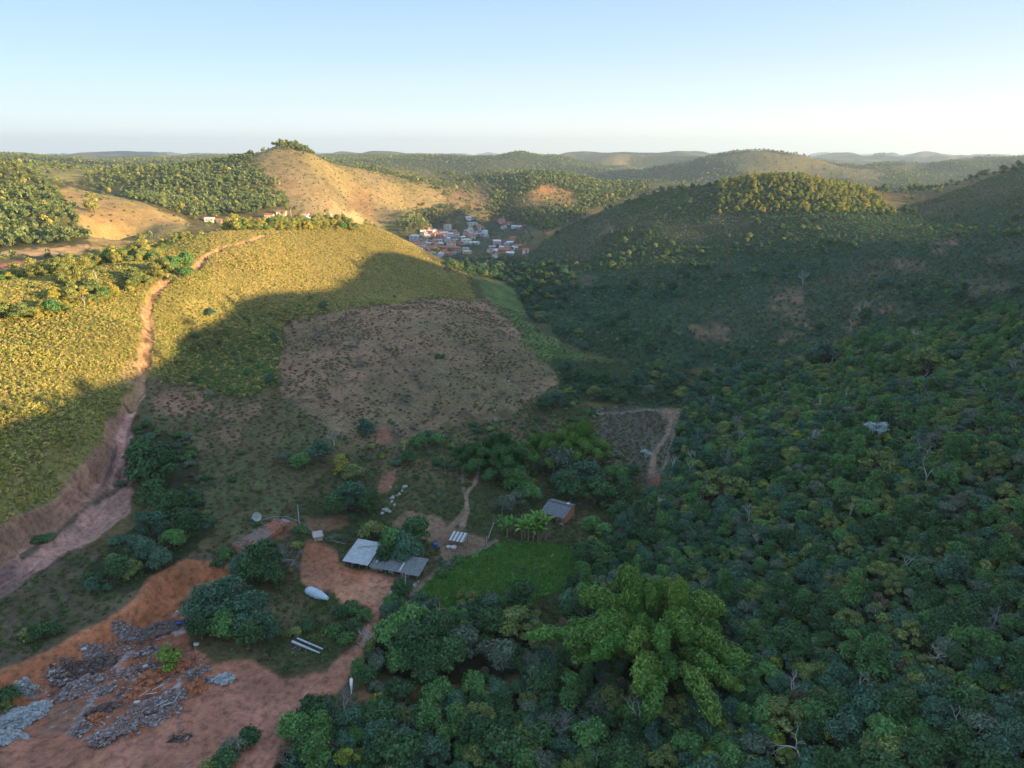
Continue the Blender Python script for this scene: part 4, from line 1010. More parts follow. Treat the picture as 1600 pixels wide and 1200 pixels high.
# ------------------------------------------------------------------ farmhouse
A = at(537, 869, 2.3); B = at(650, 900, 2.0); yw = yaw_of(A, B); LEN = (B - A).length
zb = min(A.z, B.z) + .1
fh = empty('farmhouse', (A.x, A.y, zb), yw); tag(fh, 'long low farmhouse with a light metal roof stepping down to a darker lower one', 'house')
L1 = LEN * .33; D1 = 6.2; L2 = LEN; D2 = 4.8
MB().box(.25, L1, 1.3, D1 - .3, -1.2, 2.3).box(L1, L2 - 2.4, 1.0, D2 - .3, -1.4, 1.9).build('wall', MT['plaster'], fh)
MB().box(-.15, L2 + .1, -.9, 1.3, -1.4, -.02).build('floor_slab', MT['plaster'], fh)
MB().corr((-.25, -.35, 2.35), (L1 + .55, 0, 0), (0, D1 + .55, 1.35), 16, .05, .03).build('roof', MT['metal_light'], fh)['label'] = 'light blue-grey metal sheet roof'
r2 = MB().corr((L1 + .32, -.1, 2.0), (L2 - L1 + .3, 0, 0), (0, D2 + .2, .95), 24, .05, .03).build('roof', MT['metal_dark'], fh); r2['label'] = 'dark stained lower sheet roof'
MB().box(L1 + 1.3, L1 + 1.75, 1.6, 3.9, 2.42, 2.86).box(L1 + 2.7, L1 + 3.0, 1.2, 2.6, 2.36, 2.62).box(L1 + 6.9, L1 + 7.05, .1, 2.4, 2.1, 2.5)
for k, (xa, ya, yb) in enumerate([(L1 + 1.2, 1.3, 3.6), (L1 + 2.4, 1.6, 2.9), (L1 + 7.0, .3, 2.8)]):
    za = 2.0 + .95 * (ya + .1) / (D2 + .2) + .07; z2 = 2.0 + .95 * (yb + .1) / (D2 + .2) + .07
    MB().slab([(xa, ya, za), (xa + .35, ya, za), (xa + .35, yb, z2), (xa, yb, z2)], .02).build('roof_patch', MT['white'], fh)
cable = MB()
for k in range(6): cable.bar((1.1 + .55 * k, 3.6 + .28 * k + .3 * math.sin(k), 3.25 + .06 * k), (1.65 + .55 * k, 3.88 + .28 * k + .3 * math.sin(k + 1), 3.31 + .06 * k), .05)
cable.build('roof_strap', MT['metal_dark'], fh)
for xa, w_, h_, m_, nm in [(.9, .8, 1.85, 'white', 'door'), (L1 + .5, 1.0, 1.9, 'white', 'door')]:
    yy = 1.3 if xa < L1 - .5 else 1.0
    d_ = MB().box(xa, xa + w_, yy - .06, yy, 0, h_).build(nm, MT[m_], fh); MB().box(xa + w_ - .16, xa + w_ - .08, yy - .1, yy - .06, .9, 1.0).build('handle', MT['black'], d_)
MB().box(L1 + 1.5, L1 + 1.9, .94, 1.0, .0, 1.6).build('bare_board', MT['concrete'], fh)
for xa, w_, yy in [(1.9, 1.0, 1.3), (3.6, .8, 1.3), (L1 - 1.0, .8, 1.3), (L1 + 3.0, 1.2, 1.0), (L1 + 5.4, 1.6, 1.0), (L1 + 7.6, 1.2, 1.0)]:
    f_w = MB().box(xa, xa + w_, yy - .04, yy, .75, 1.6).build('window', MT['darkopen'], fh); MB().box(xa - .05, xa + w_ + .05, yy - .1, yy - .04, .66, .74).build('sill', MT['wood'], f_w)
for xa in np.linspace(.05, L1 - .2, 4): MB().box(xa, xa + .14, -.15, 0, -.1, 2.3).build('post', MT['wood'], fh)
for xa in np.linspace(L1 + 2.2, L2 + .1, 6): MB().box(xa, xa + .14, .0, .14, -.1, 1.96).build('post', MT['wood'], fh)
MB().box(L1 + 3.2, L2, .06, .1, .35, .5).box(L1 + 3.2, L2, .06, .1, .75, .88).build('rail', MT['wood'], fh)
TAKEN.append((A.x + 5, A.y, 5))

# ------------------------------------------------------------------ tiled hut with an orange brick gable wall
A = at(847, 797, 2.0); B = at(881, 808, 2.2); yw = yaw_of(A, B); w = (B - A).length
hut = empty('tiled_hut', (A.x, A.y, min(A.z, B.z) + .1), yw); tag(hut, 'small hut with grey fibre-tile roof and orange brick gable beside the banana clump', 'hut')
dp = 6.2
MB().prism([(0.9, -1.2), (dp, -1.2), (dp, 2.3), (dp * .62, 3.1), (.9, 2.25)], .15, w - .1).build('wall', MT['brick'], hut)
MB().box(-.05, w + .1, -.3, .9, -1.2, -.02).build('porch_floor', MT['plaster'], hut)
MB().corr((-.3, -.5, 1.95), (w + .55, 0, 0), (0, dp * .62 + .5, 1.25), 16, .05, .04).build('roof', MT['fibro'], hut)['label'] = 'grey-violet front roof slope'
rb = MB().corr((-.3, dp * .62 - .1, 3.38), (w + .55, 0, 0), (0, dp * .42, -.8), 16, .05, .04).build('roof', MT['fibro'], hut); rb['label'] = 'darker rear roof slope with a white disc'
pp = MB(); pp.bar((w - 1.25, dp * .8, 3.1), (w - 1.25, dp * .8, 3.24), .42, .42, 14); pp.build('tank_lid', MT['white'], rb)
MB().bar((w - .7, dp * .55, 3.3), (w - .5, dp * .75, 4.3), .03).build('aerial', MT['wire'], rb)
MB().box(1.9, 2.65, .84, .9, 0, 1.8).build('door', MT['wood'], hut); MB().box(.6, 1.3, .85, .9, .7, 1.4).build('window', MT['darkopen'], hut)
MB().box(3.2, 3.9, .85, .9, .7, 1.4).build('window', MT['darkopen'], hut)
for xa in (.1, w * .35, w * .7, w - .15): MB().box(xa, xa + .12, -.3, -.18, -.1, 1.98).build('post', MT['trunk_pale'], hut)
for k, (xx, yy_) in enumerate([(1.0, -1.0), (2.4, -1.5)]):
    b_ = hut.matrix_world
bm = at(868, 814); MB().box(-1.4, 1.4, -.25, .25, .35, .45).box(-1.2, -1.05, -.2, .2, -.2, .35).box(1.05, 1.2, -.2, .2, -.2, .35).build('wooden_bench', MT['wood']).location = bm
o = bpy.data.objects['wooden_bench']; o.rotation_euler.z = yw; tag(o, 'plain plank bench in front of the tiled hut porch', 'bench')
TAKEN.append((A.x + 2, A.y + 2, 4))

# ------------------------------------------------------------------ ruined brick house with a broken clay-tile roof
A = at(386, 862, 1.2); B = at(452, 822, 1.0); yw = yaw_of(A, B); w = (B - A).length * 1.0
ru = empty('ruined_house', (A.x, A.y, A.z + .05), yw); tag(ru, 'ruined brick house with broken clay-tile roof sliding to the ground under the dish', 'house')
rs = np.random.RandomState(4); tm_ = MB(); tf_ = MB()
MB().box(0, 3.0, 0, 3.2, -1.2, 1.7).box(3.0, w * .9, .8, 3.0, -1.2, 1.1).build('wall', MT['brick'], ru)
MB().box(.6, 1.1, -.05, 0, .5, 1.2).build('window', MT['darkopen'], ru)
N_ = 320
for k in range(N_):
    x = rs.rand() * w; y = -.3 + rs.rand() * 3.9; z = 1.2 + .55 * (y / 3.6) * (x < w * .55) + .12 * rs.rand() + (.4 if x < 3 else 0)
    a = rs.rand() * .7 - .35 if x < w * .5 else rs.rand() * 3; l_, wd = .28, .11
    c_, s_ = math.cos(a), math.sin(a); q = [(x + c_ * wd * i - s_ * l_ * j, y + s_ * wd * i + c_ * l_ * j, z + .05 * rs.randn()) for i, j in ((-1, -1), (1, -1), (1, 1), (-1, 1))]
    (tm_ if rs.rand() < (.35 if x < w * .5 else .75) else tf_).slab(q, .03)
tm_.build('roof', P_('red_tile', (.46, .16, .11), .9, .35, 3), ru)['label'] = 'broken red clay tiles'
tf_.build('roof', P_('mossy_tile', (.22, .17, .15), .95, .4, 3), ru)['label'] = 'weathered grey clay tiles'
MB().slab([(-.2, -.3, 1.72), (w * .6, -.3, 1.25), (w * .6, 3.5, 1.6), (-.2, 3.5, 2.0)], .08).build('roof_deck', MT['wood'], ru)
MB().slab([(w - .6, .2, .9), (w + .9, .2, .7), (w + .9, 2.4, 1.0), (w - .6, 2.4, 1.15)], .05).build('loose_sheet', MT['metal_dark'], ru)
TAKEN.append((A.x + 4, A.y + 4, 4))

# ------------------------------------------------------------------ satellite dish
p = at(402, 818, .2); dish = empty('satellite_dish', p, .6); tag(dish, 'pale mesh satellite dish on a mast behind the ruined house', 'dish')
MB().bar((0, 0, -.3), (0, 0, 1.5), .05).bar((.0, 0, 1.2), (1.4, -1.3, -.2), .04).build('mast', MT['wire'], dish)
V = []; Fq = []; rings, seg_ = 7, 24
for j in range(rings + 1):
    r_ = 1.05 * j / rings
    for i in range(seg_): a = 6.28318 * i / seg_; V.append((r_ * math.cos(a), r_ * math.sin(a), .30 * r_ * r_))
for j in range(rings):
    for i in range(seg_): Fq.append((j * seg_ + i, j * seg_ + (i + 1) % seg_, (j + 1) * seg_ + (i + 1) % seg_, (j + 1) * seg_ + i))
db = bpy.data.meshes.new('dish_bowl'); db.from_pydata(V, [], Fq); db.materials.append(P_('dish_mesh', (.34, .37, .33), .6, .2, 3))
o = link('bowl', db, dish); o.location = (0, 0, 1.8); o.rotation_euler = (R(55), 0, R(12)); md_ = o.modifiers.new('s', 'SOLIDIFY'); md_.thickness = .04
m_ = MB(); m_.bar((0, 0, 0), (0, 0, .8), .025)
for i in range(3): m_.bar((.8 * math.cos(i * 2.1), .8 * math.sin(i * 2.1), .2), (0, 0, .8), .02)
m_.build('feed_arm', MT['wire'], o)

def thing_mb(name, m_, mat, px, py, label, cat, rz=0.0, lift=0.0, dz=0.0, smooth=False, group=None):
    p = at(px, py, lift); o = m_.build(name, MT[mat] if isinstance(mat, str) else mat, None, smooth); o.location = (p.x, p.y, p.z + dz); o.rotation_euler.z = rz
    return tag(o, label, cat, group)
def drum(name, px, py, label, r=.32, h=.9, mat='blue'):
    m_ = MB().bar((0, 0, 0), (0, 0, h), r, r, 16).bar((0, 0, h * .33), (0, 0, h * .36), r * 1.05, r * 1.05, 16).bar((0, 0, h * .66), (0, 0, h * .69), r * 1.05, r * 1.05, 16)
    o = thing_mb(name, m_, mat, px, py, label, 'barrel', dz=-.05); MB().bar((0, 0, h), (0, 0, h + .04), r * .8, r * .8, 16).build('lid', MT[mat], o); return o
drum('plastic_barrel', 396, 816, 'bright blue barrel beside the satellite dish', .38, 1.0)
drum('plastic_barrel', 681, 855, 'blue barrel left of the striped shelter', .45, .95)
drum('plastic_barrel', 561, 958, 'dark blue barrel among the bushes by the road bend', .42, .9)
drum('water_drum', 621, 912, 'blue drum in the clutter by the farmyard pole', .3, .7)
thing_mb('concrete_well', MB().box(-.9, .9, -.8, .8, -.3, 1.0).slab([(-1.1, -1, 1.05), (1.1, -1, 1.05), (1.1, 1, 1.45), (-1.1, 1, 1.45)], .07), 'plaster', 497, 842, 'small grey concrete hutch at the upper corner of the yard', 'hutch', .4)
# water pipe arching from the dish over the ruin towards the farmhouse roof
pts = [at(*q) for q in [(402, 817), (425, 810), (447, 809), (468, 817), (490, 832), (512, 845), (540, 852)]]
m_ = MB()
for a, b_ in zip(pts[:-1], pts[1:]): m_.bar((a.x, a.y, a.z + .35), (b_.x, b_.y, b_.z + .35), .035)
tag(m_.build('water_pipe', MT['concrete']), 'thin pale water pipe arching along the bank above the ruined house', 'pipe')
def pole(px, py, h, label, arms=1, lean=0.0, mat='concrete', r=.12, name='utility_pole'):
    p = at(px, py); e = empty(name, (p.x, p.y, p.z)); tag(e, label, 'pole')
    MB().bar((0, 0, -.4), (lean, 0, h), r, r * .65, 8).build('shaft', MT[mat], e)
    for k in range(arms): MB().box(-.8 + lean, .8 + lean, -.05, .05, h - .35 - .7 * k, h - .25 - .7 * k).build('crossarm', MT['wood'], e)
    return e
pole(468, 822, 5.5, 'slim pale pole on the bank between the ruined house and the yard', 1, .1)
pole(632, 934, 5.5, 'leaning grey timber pole in the clutter at the right end of the yard', 1, .5, 'trunk_pale', .16)
# fallen branches and scrap beside it
rs = np.random.RandomState(9)
p0 = at(632, 930); br_ = MB()
for k in range(14):
    a = rs.rand() * 3.14; l_ = 1 + rs.rand() * 1.6; c_ = (rs.randn() * .9, rs.randn() * .9, .15 + .5 * rs.rand())
    br_.bar((c_[0] - l_ * math.cos(a), c_[1] - l_ * math.sin(a), c_[2] - .1), (c_[0] + l_ * math.cos(a), c_[1] + l_ * math.sin(a), c_[2] + .3 * rs.rand()), .06, .03, 5)
o = br_.build('woodpile', MT['trunk_pale']); o.location = p0; tag(o, 'heap of grey cut branches at the foot of the leaning timber pole', 'woodpile')
thing_mb('sack', MB()._add(*(lambda q: (q[0].tolist(), q[1].tolist()))(blob(rs, .5, .35, .3))), 'white', 624, 915, 'white sack on the scrap by the leaning pole', 'sack', .3, dz=.25, smooth=True)
thing_mb('sack', MB()._add(*(lambda q: (q[0].tolist(), q[1].tolist()))(blob(rs, .4, .3, .28))), 'white', 611, 927, 'small white bag lying on the red yard earth', 'sack', .9, dz=.2, smooth=True)
thing_mb('plank', MB().box(-1.4, 1.4, -.08, .08, 0, .08), 'trunk_pale', 623, 927, 'pale plank laid across the scrap heap', 'plank', -.3, dz=.45)
thing_mb('motor_scrap', MB().box(-.5, .5, -.3, .3, 0, .5).bar((-.6, -.35, .3), (-.6, .35, .3), .3, .3, 12).bar((.6, -.35, .3), (.6, .35, .3), .3, .3, 12).box(-.1, .5, -.2, .2, .5, .8), 'black', 618, 920, 'dark wheeled scrap parked in the yard clutter', 'scrap', .4)
tag(thing_mb('white_tub', MB().bar((0, 0, 0), (0, 0, .5), .55, .7, 14), 'white', 709, 857, 'white tub below the striped shelter', 'tub'), None)
thing_mb('white_basin', MB().bar((0, 0, 0), (0, 0, .4), .4, .5, 14), 'white', 701, 856, 'smaller white basin left of the tub', 'basin')
# striped open shelter
A = at(703, 843, 1.6); yw = yaw_of(at(703, 846), at(722, 851)); sh = empty('striped_shelter', (A.x, A.y, A.z), yw); tag(sh, 'small open shelter roofed with alternating pale and dark sheets', 'shelter')
for x in (.1, 3.1):
    for y in (.1, 2.5): MB().box(x, x + .12, y, y + .12, -.5, 1.5 + .15 * y).build('post', MT['wood'], sh)
for k in range(8):
    z0 = 1.62
    MB().slab([(-.15 + k * .44, -.3, z0), (.29 + k * .44 - .02, -.3, z0), (.29 + k * .44 - .02, 2.9, z0 + .5), (-.15 + k * .44, 2.9, z0 + .5)], .03).build('roof_sheet', MT['white' if k % 2 == 0 else 'metal_dark'], sh)
# pen of rough rails behind the yard
def fence(pts_px, label, h=1.0, step=2.2, mat='wood', wires=2, name='rail_fence', r=.06, group=None):
    P = [at(*q) for q in pts_px]; e = empty(name, P[0]); tag(e, label, 'fence', group); prev = None; o0 = P[0]; pm = None; k_ = 0
    for a, b_ in zip(P[:-1], P[1:]):
        n_ = max(1, int((b_ - a).length / step))
        for k in range(n_ + (b_ is P[-1])):
            q = a.lerp(b_, k / n_); q.z = ground(q.x, q.y); d_ = q - o0
            if pm is None: pm = MB().bar((0, 0, -.3), (0, 0, h), r, r * .85, 5).build('post', MT[mat], e); t_ = pm
            else: t_ = pm.copy(); COL.objects.link(t_); t_.parent = e
            t_.location = d_
            if prev is not None:
                w_ = MB()
                for i in range(wires): zz = h * (i + .7) / (wires + .2); w_.bar((prev.x, prev.y, prev.z + zz), (d_.x, d_.y, d_.z + zz), r * (.5 if mat == 'wood' else .22), None, 4)
                w_.build('rail', MT[mat] if mat == 'wood' else MT['wire'], e)
            prev = d_.copy()
    return e
fence([(655, 868), (662, 880), (690, 875), (712, 868)], 'rough dark rail pen below the farmhouse trees', 1.1, 1.8)
fence([(655, 905), (690, 890), (722, 872), (745, 862), (772, 848)], 'low rail fence along the upper edge of the green lawn', 1.0, 2.4)
fence([(925, 648), (960, 646), (1000, 643), (1048, 640)], 'line of thin pale fence posts along the top of the parched clearing', 1.3, 3.6, 'trunk_pale', 2, 'wire_fence')
fence([(1062, 650), (1040, 700), (1020, 790)], 'wire fence running down the right side of the parched clearing', 1.2, 4.0, 'trunk_pale', 2, 'wire_fence')
thing_mb('white_stake', MB().bar((0, 0, -.3), (.1, 0, 1.5), .09, .07, 6), 'white', 760, 847, 'upright white stake at the lawn corner', 'stake')

# tarpaulin-covered tank: a long lumpy body lying on the slope
A = at(478, 918, .8); B = at(512, 936, .8); c_ = (A + B) / 2; ln_ = (B - A).length
V = []; Fq = []; nn_ = 18; mm = 12
for j in range(nn_ + 1):
    t = j / nn_; r_ = .95 * (math.sin(min(1, t * 5) * math.pi / 2) ** .5) * (1 if t < .62 else 1 - .62 * ((t - .62) / .38) ** .8) * (1 + .05 * math.sin(t * 37)); r_ = max(r_, .05)
    for i in range(mm): a = 6.28318 * i / mm; V.append(((t - .5) * ln_, r_ * math.cos(a) * 1.05, .75 + r_ * math.sin(a) * .85))
for j in range(nn_):
    for i in range(mm): Fq.append((j * mm + i, j * mm + (i + 1) % mm, (j + 1) * mm + (i + 1) % mm, (j + 1) * mm + i))
Fq += [tuple(range(mm))[::-1], tuple(range(nn_ * mm, nn_ * mm + mm))]
tme = bpy.data.meshes.new('covered_tank'); tme.from_pydata(V, [], Fq); tme.materials.append(MT['tarp'])
o = link('covered_tank', tme); o.location = (c_.x, c_.y, c_.z - .1); o.rotation_euler.z = yaw_of(A, B); tag(o, 'long tank under a pale blue-grey tarpaulin at the edge of the red yard', 'tank')
m_ = MB()
for t in (-.38, -.2, -.02, .14): m_.bar((t * ln_, -1.03, .7), (t * ln_, 0, 1.62), .025).bar((t * ln_, 1.03, .7), (t * ln_, 0, 1.62), .025)
m_.build('strap', MT['concrete'], o)
TAKEN.append((c_.x, c_.y, 3))
# two long white poles on timber blocks
for (a_, b_, lb, k) in [((457, 1006), (500, 1024), 'front one of two long white concrete poles lying on blocks', 0), ((465, 1001), (505, 1018), 'rear one of two long white concrete poles lying on blocks', 1)]:
    A = at(*a_); B = at(*b_); o = MB().bar((A.x, A.y, A.z + .5), (B.x, B.y, B.z + .5), .26 - .08 * k, .12, 8).build('concrete_pole', MT['concrete'], None, False); tag(o, lb, 'pole', 'poles lying on the ground')
for k, q in enumerate([(462, 1012), (470, 1014), (478, 1016), (460, 1022)]):
    lb = ['left end timber block under the white poles', 'second timber block under the white poles', 'rightmost timber block under the white poles', 'loose log lying below the white poles'][k]
    thing_mb('timber_block', MB().bar((-.7, 0, .12), (.7, .1, .12), .14, .12, 7), 'wood', q[0], q[1], lb, 'log', 1.0 + .4 * k)
TAKEN.append((A.x, A.y, 3))

# ------------------------------------------------------------------ pale rocks in a line and stones on the knoll
rs = np.random.RandomState(21); RK = []
rock_m = []
for k in range(4):
    v, f = blob(rs, .6, .45, .4, 10, 7, .16); rock_m.append(mesh_from('rock_mesh_%d' % k, v, f, MT['stone'], False))
for k, (px_, py_, s_, lb) in enumerate([(632, 762, 1.3, 'topmost pale rock of the line running down to the farmhouse'), (628, 768, .9, None), (624, 773, 1.0, None), (620, 776, .7, None), (613, 779, 1.2, 'broad pale rock in the middle of the line'), (612, 785, 1.0, None), (616, 790, .8, None),
                                    (602, 798, 1.5, 'largest pale rock at the lower end of the line'), (608, 800, 1.2, None), (597, 803, .9, None)]):
    p = at(px_, py_); o = link('boulder', rock_m[k % 4]); o.location = (p.x, p.y, p.z + .15); o.scale = (s_, s_ * .9, s_); o.rotation_euler = (0, 0, rs.rand() * 6)
    tag(o, lb or '%s pale rock counted down the line above the farmhouse' % ['', 'second', 'third', 'fourth', '', 'sixth', 'seventh', '', 'ninth', 'lowest small'][k], 'rock', 'pale rocks in a line above the farmhouse')
for k, (px_, py_, s_, c2_) in enumerate([(437, 572, 1.1, 1), (795, 596, 1.0, 0), (656, 656, 1.0, 1), (676, 614, .9, 1), (610, 762, .7, 0), (520, 592, .7, 1), (701, 578, .8, 1), (750, 586, .7, 1), (684, 605, .7, 1), (735, 540, .8, 1), (660, 552, .8, 0), (542, 598, .6, 1), (755, 572, .8, 0), (773, 642, .8, 0), (650, 535, .7, 1), (530, 531, .6, 1)]):
    p = at(px_, py_); o = link('termite_mound' if c2_ else 'stone', rock_m[k % 4] if not c2_ else bpy.data.meshes.get('mound_mesh') or mesh_from('mound_mesh', *blob(rs, .5, .5, .6, 10, 7, .12), P_('orange_mound', (.52, .27, .15), .95, .3, 3), False))
    o.location = (p.x, p.y, p.z + .1); o.scale = (s_ * .9, s_ * .8, s_ * .8); o.rotation_euler = (0, 0, rs.rand() * 6)
    o['label'] = autolabel(px_, py_, '', 'orange termite' if c2_ else 'pale', 'mound' if c2_ else 'stone', 'stones'); o['category'] = 'mound' if c2_ else 'stone'; o['group'] = 'mounds and stones on the pasture' 
# ------------------------------------------------------------------ white horse grazing beside the road
def skinned(name, nodes, edges, mat, parent=None, sub=1):
    me = bpy.data.meshes.new(name); me.from_pydata([n_[0] for n_ in nodes], edges, [])
    o = link(name, me, parent); me.materials.append(mat)
    sk = o.modifiers.new('skin', 'SKIN'); ss = o.modifiers.new('sub', 'SUBSURF'); ss.levels = sub; ss.render_levels = sub
    for v, n_ in zip(me.skin_vertices[0].data, nodes): v.radius = (n_[1], n_[1] if len(n_) < 3 else n_[2])
    me.skin_vertices[0].data[0].use_root = True
    return o
nodes = [((0, 0, 1.12), .30, .34), ((.45, 0, 1.1), .27, .33), ((.8, 0, 1.12), .24, .34), ((-.4, 0, 1.12), .27, .32), ((-.72, 0, 1.15), .22, .27),
         ((1.1, 0, 1.2), .15, .22), ((1.42, 0, 1.05), .11, .16), ((1.68, 0, .75), .09, .12), ((1.78, 0, .52), .10, .11), ((1.92, 0, .3), .06, .07), ((1.98, 0, .18), .055, .06)]
edges = [(0, 1), (1, 2), (0, 3), (3, 4), (2, 5), (5, 6), (6, 7), (7, 8), (8, 9), (9, 10)]
for sy in (-1, 1):
    b_ = len(nodes); nodes += [((.78, .14 * sy, .85), .12), ((.78 + .06 * sy, .16 * sy, .5), .065), ((.80 + .04 * sy, .16 * sy, .14), .04), ((.84 + .04 * sy, .16 * sy, .03), .06)]
    edges += [(2, b_), (b_, b_ + 1), (b_ + 1, b_ + 2), (b_ + 2, b_ + 3)]
    b_ = len(nodes); nodes += [((-.66, .15 * sy, .85), .15), ((-.58 + .05 * sy, .17 * sy, .66), .10), ((-.78 + .05 * sy, .17 * sy, .44), .055), ((-.74 + .05 * sy, .17 * sy, .12), .04), ((-.70 + .05 * sy, .17 * sy, .03), .06)]
    edges += [(4, b_), (b_, b_ + 1), (b_ + 1, b_ + 2), (b_ + 2, b_ + 3), (b_ + 3, b_ + 4)]
p = at(549, 1066, .8)
ho = skinned('horse', nodes, edges, MT['white_hide']); ho.location = (p.x, p.y, p.z - .03); ho.rotation_euler = (0, 0, R(-78)); tag(ho, 'white horse grazing with lowered head beside the dirt road', 'horse')
m_ = MB()
for sy in (-1, 1): m_.bar((1.66, .06 * sy, .86), (1.62, .09 * sy, 1.02), .035, .01, 5)
m_.build('ears', MT['white_hide'], ho).name = 'ear'
m_ = MB()
for k in range(5): m_.bar((-.9, 0, 1.3), (-1.08 - .02 * k, .04 * (k - 2), .55), .035, .02, 4)
m_.build('tail', MT['concrete'], ho)
m_ = MB()
for k in range(8): t = k / 7; m_.bar((.95 + .55 * t, .02, 1.42 - .32 * t), (.93 + .55 * t, .17, 1.2 - .35 * t), .035, .012, 4)
m_.build('mane', MT['concrete'], ho)
TAKEN.append((p.x, p.y, 2))

# ------------------------------------------------------------------ rubble dump
def mound(name, px, py, rx, ry, h, mat, label, cat, rz=0.0, bits=0, bitmat=None, seed=1, bitsize=.18, rough=.1):
    rs = np.random.RandomState(seed); p = at(px, py); n_ = 26; V = []; Fq = []
    xs = np.linspace(-1, 1, n_); ph = rs.rand(4) * 6
    for j in range(n_):
        for i in range(n_):
            x, y = xs[i], xs[j]; d_ = math.hypot(x, y) + .14 * math.sin(4 * math.atan2(y, x) + ph[0]) + .08 * math.sin(7 * math.atan2(y, x) + ph[1])
            d_ += .30 * float(fbm(np.array([x * 3.0 + seed * 7]), np.array([y * 3.0]), 1.0, 3)[0]); k = max(0, 1 - d_ * d_)
            z = h * k ** .8 * (1 + .35 * math.sin(x * 6 + ph[2]) * math.sin(y * 5 + ph[3])) + rough * rs.randn() * k * 1.5 - (.35 if k <= 0 else .05)
            V.append([x * rx, y * ry, z])
    for j in range(n_ - 1):
        for i in range(n_ - 1): Fq.append((j * n_ + i, j * n_ + i + 1, (j + 1) * n_ + i + 1, (j + 1) * n_ + i))
    V = np.array(V); c_, s_ = math.cos(rz), math.sin(rz); W_x = V[:, 0] * c_ - V[:, 1] * s_ + p.x; W_y = V[:, 0] * s_ + V[:, 1] * c_ + p.y
    V[:, 2] += gz(W_x, W_y) - p.z; X = np.stack([W_x - p.x, W_y - p.y, V[:, 2]], 1)
    o = link(name, mesh_from(name, X, np.array(Fq), MT[mat], False)); o.location = p; tag(o, label, cat)
    if bits:
        vs = []; fs = []; oo = 0
        for k in range(bits):
            a = rs.rand() * 6.28; q = rs.rand() ** .6 * .98; u_x, u_y = q * math.cos(a), q * math.sin(a)
            i = int((u_x + 1) / 2 * (n_ - 1)); j = int((u_y + 1) / 2 * (n_ - 1)); b0 = X[j * n_ + i]
            if V[j * n_ + i][2] < -.3: continue
            s3 = bitsize * (.5 + rs.rand()) * np.array([1 + rs.rand(), 1, .6]); cub = np.array([(x, y, z) for x in (-1, 1) for y in (-1, 1) for z in (-1, 1)]) * s3 * (.8 + .4 * rs.rand(8, 3))
            r1 = rs.rand() * 3; r2_ = rs.randn() * .5; mm_ = np.array(Matrix.Rotation(r1, 3, 'Z') @ Matrix.Rotation(r2_, 3, 'X')); cub = cub @ mm_.T + b0 + np.array([rs.randn() * .12, rs.randn() * .12, .05])
            vs.append(cub); fs.append(np.array([(0, 1, 3, 2), (4, 6, 7, 5), (0, 4, 5, 1), (2, 3, 7, 6), (0, 2, 6, 4), (1, 5, 7, 3)]) + oo); oo += 8
        d_ = link('rubble', mesh_from(name + '_bits', np.concatenate(vs), np.concatenate(fs), MT[bitmat or mat], False), o); d_['kind'] = 'stuff'
    return o
g1 = mound('gravel_heap', 34, 1122, 4.2, 2.3, 1.0, 'gravel', 'pale blue-grey heap of crushed stone at the lower left corner', 'gravel heap', .75, 1500, 'gravel', 3, .12, .08)
mound('gravel_heap', 8, 1150, 2.8, 2.4, .7, 'gravel', 'small tail of crushed stone at the very left edge below the main heap', 'gravel heap', .6, 500, 'gravel', 4, .12)
mound('rubble_heap', 145, 1045, 4.4, 1.7, .8, 'ash', 'long black ash and rubbish heap at the foot of the red cut bank', 'rubble', .45, 260, 'ash', 5, .2)
mound('rubble_heap', 132, 1070, 3.2, 1.5, .8, 'greyrubble', 'grey-white rubble heap in front of the black ash heap', 'rubble', .4, 320, 'greyrubble', 6, .17)
mound('rubble_heap', 205, 995, 2.6, 1.2, .6, 'greyrubble', 'white-grey rubble patch under the brush pile by the cut bank', 'rubble', .4, 260, 'greyrubble', 7, .12)
mound('brush_pile', 248, 985, 5.4, 2.0, .9, 'ash', 'dark pile of dead brush along the foot of the cut bank', 'brush pile', .5, 60, 'wood', 8, .15)
mound('rubble_heap', 160, 1110, 2.6, 1.1, .6, 'ash', 'burnt dark heap on the open floor of the dump', 'rubble', .4, 160, 'ash', 9, .16)
mound('rubble_heap', 185, 1142, 3.8, 1.3, .7, 'greyrubble', 'long grey heap nearest the road side of the dump', 'rubble', .4, 300, 'greyrubble', 10, .15)
mound('rubble_heap', 205, 1128, 2.6, 1.2, .8, 'ash', 'dark ashy heap just above the long grey heap', 'rubble', .3, 120, 'greyrubble', 11, .15)
mound('rubble_heap', 258, 1095, 3.4, 1.6, .8, 'greyrubble', 'mixed rubble heap with broken pipes near the middle of the dump', 'rubble', .7, 300, 'greyrubble', 12, .12)
mound('rubble_heap', 350, 1062, 1.7, 1.2, .6, 'greyrubble', 'small round heap of pale stones at the right end of the dump', 'rubble', .3, 300, 'gravel', 13, .12)
mound('soil_heap', 238, 1062, 2.6, 1.6, 1.2, 'redsoil', 'red soil heap in the middle of the dump below the bright bush', 'soil heap', .4, 60, 'redsoil', 14, .2)
mound('soil_heap', 275, 1045, 2.4, 1.5, 1.1, 'redsoil', 'red soil heap right of the bright green bush', 'soil heap', .5, 60, 'redsoil', 15, .2)
mound('soil_heap', 225, 1085, 2.8, 1.4, .9, 'redsoil', 'lower red soil heap left of the mixed rubble', 'soil heap', .2, 60, 'redsoil', 16, .2)
mound('soil_heap', 305, 1078, 1.8, 1.5, 1.3, 'redsoil', 'steep red soil heap left of the small round stone heap', 'soil heap', .9, 40, 'redsoil', 17, .2)
mound('soil_heap', 145, 1128, 2.0, 1.0, .6, 'redsoil', 'low brownish soil heap at the left of the burnt heap', 'soil heap', .9, 40, 'redsoil', 19, .2)
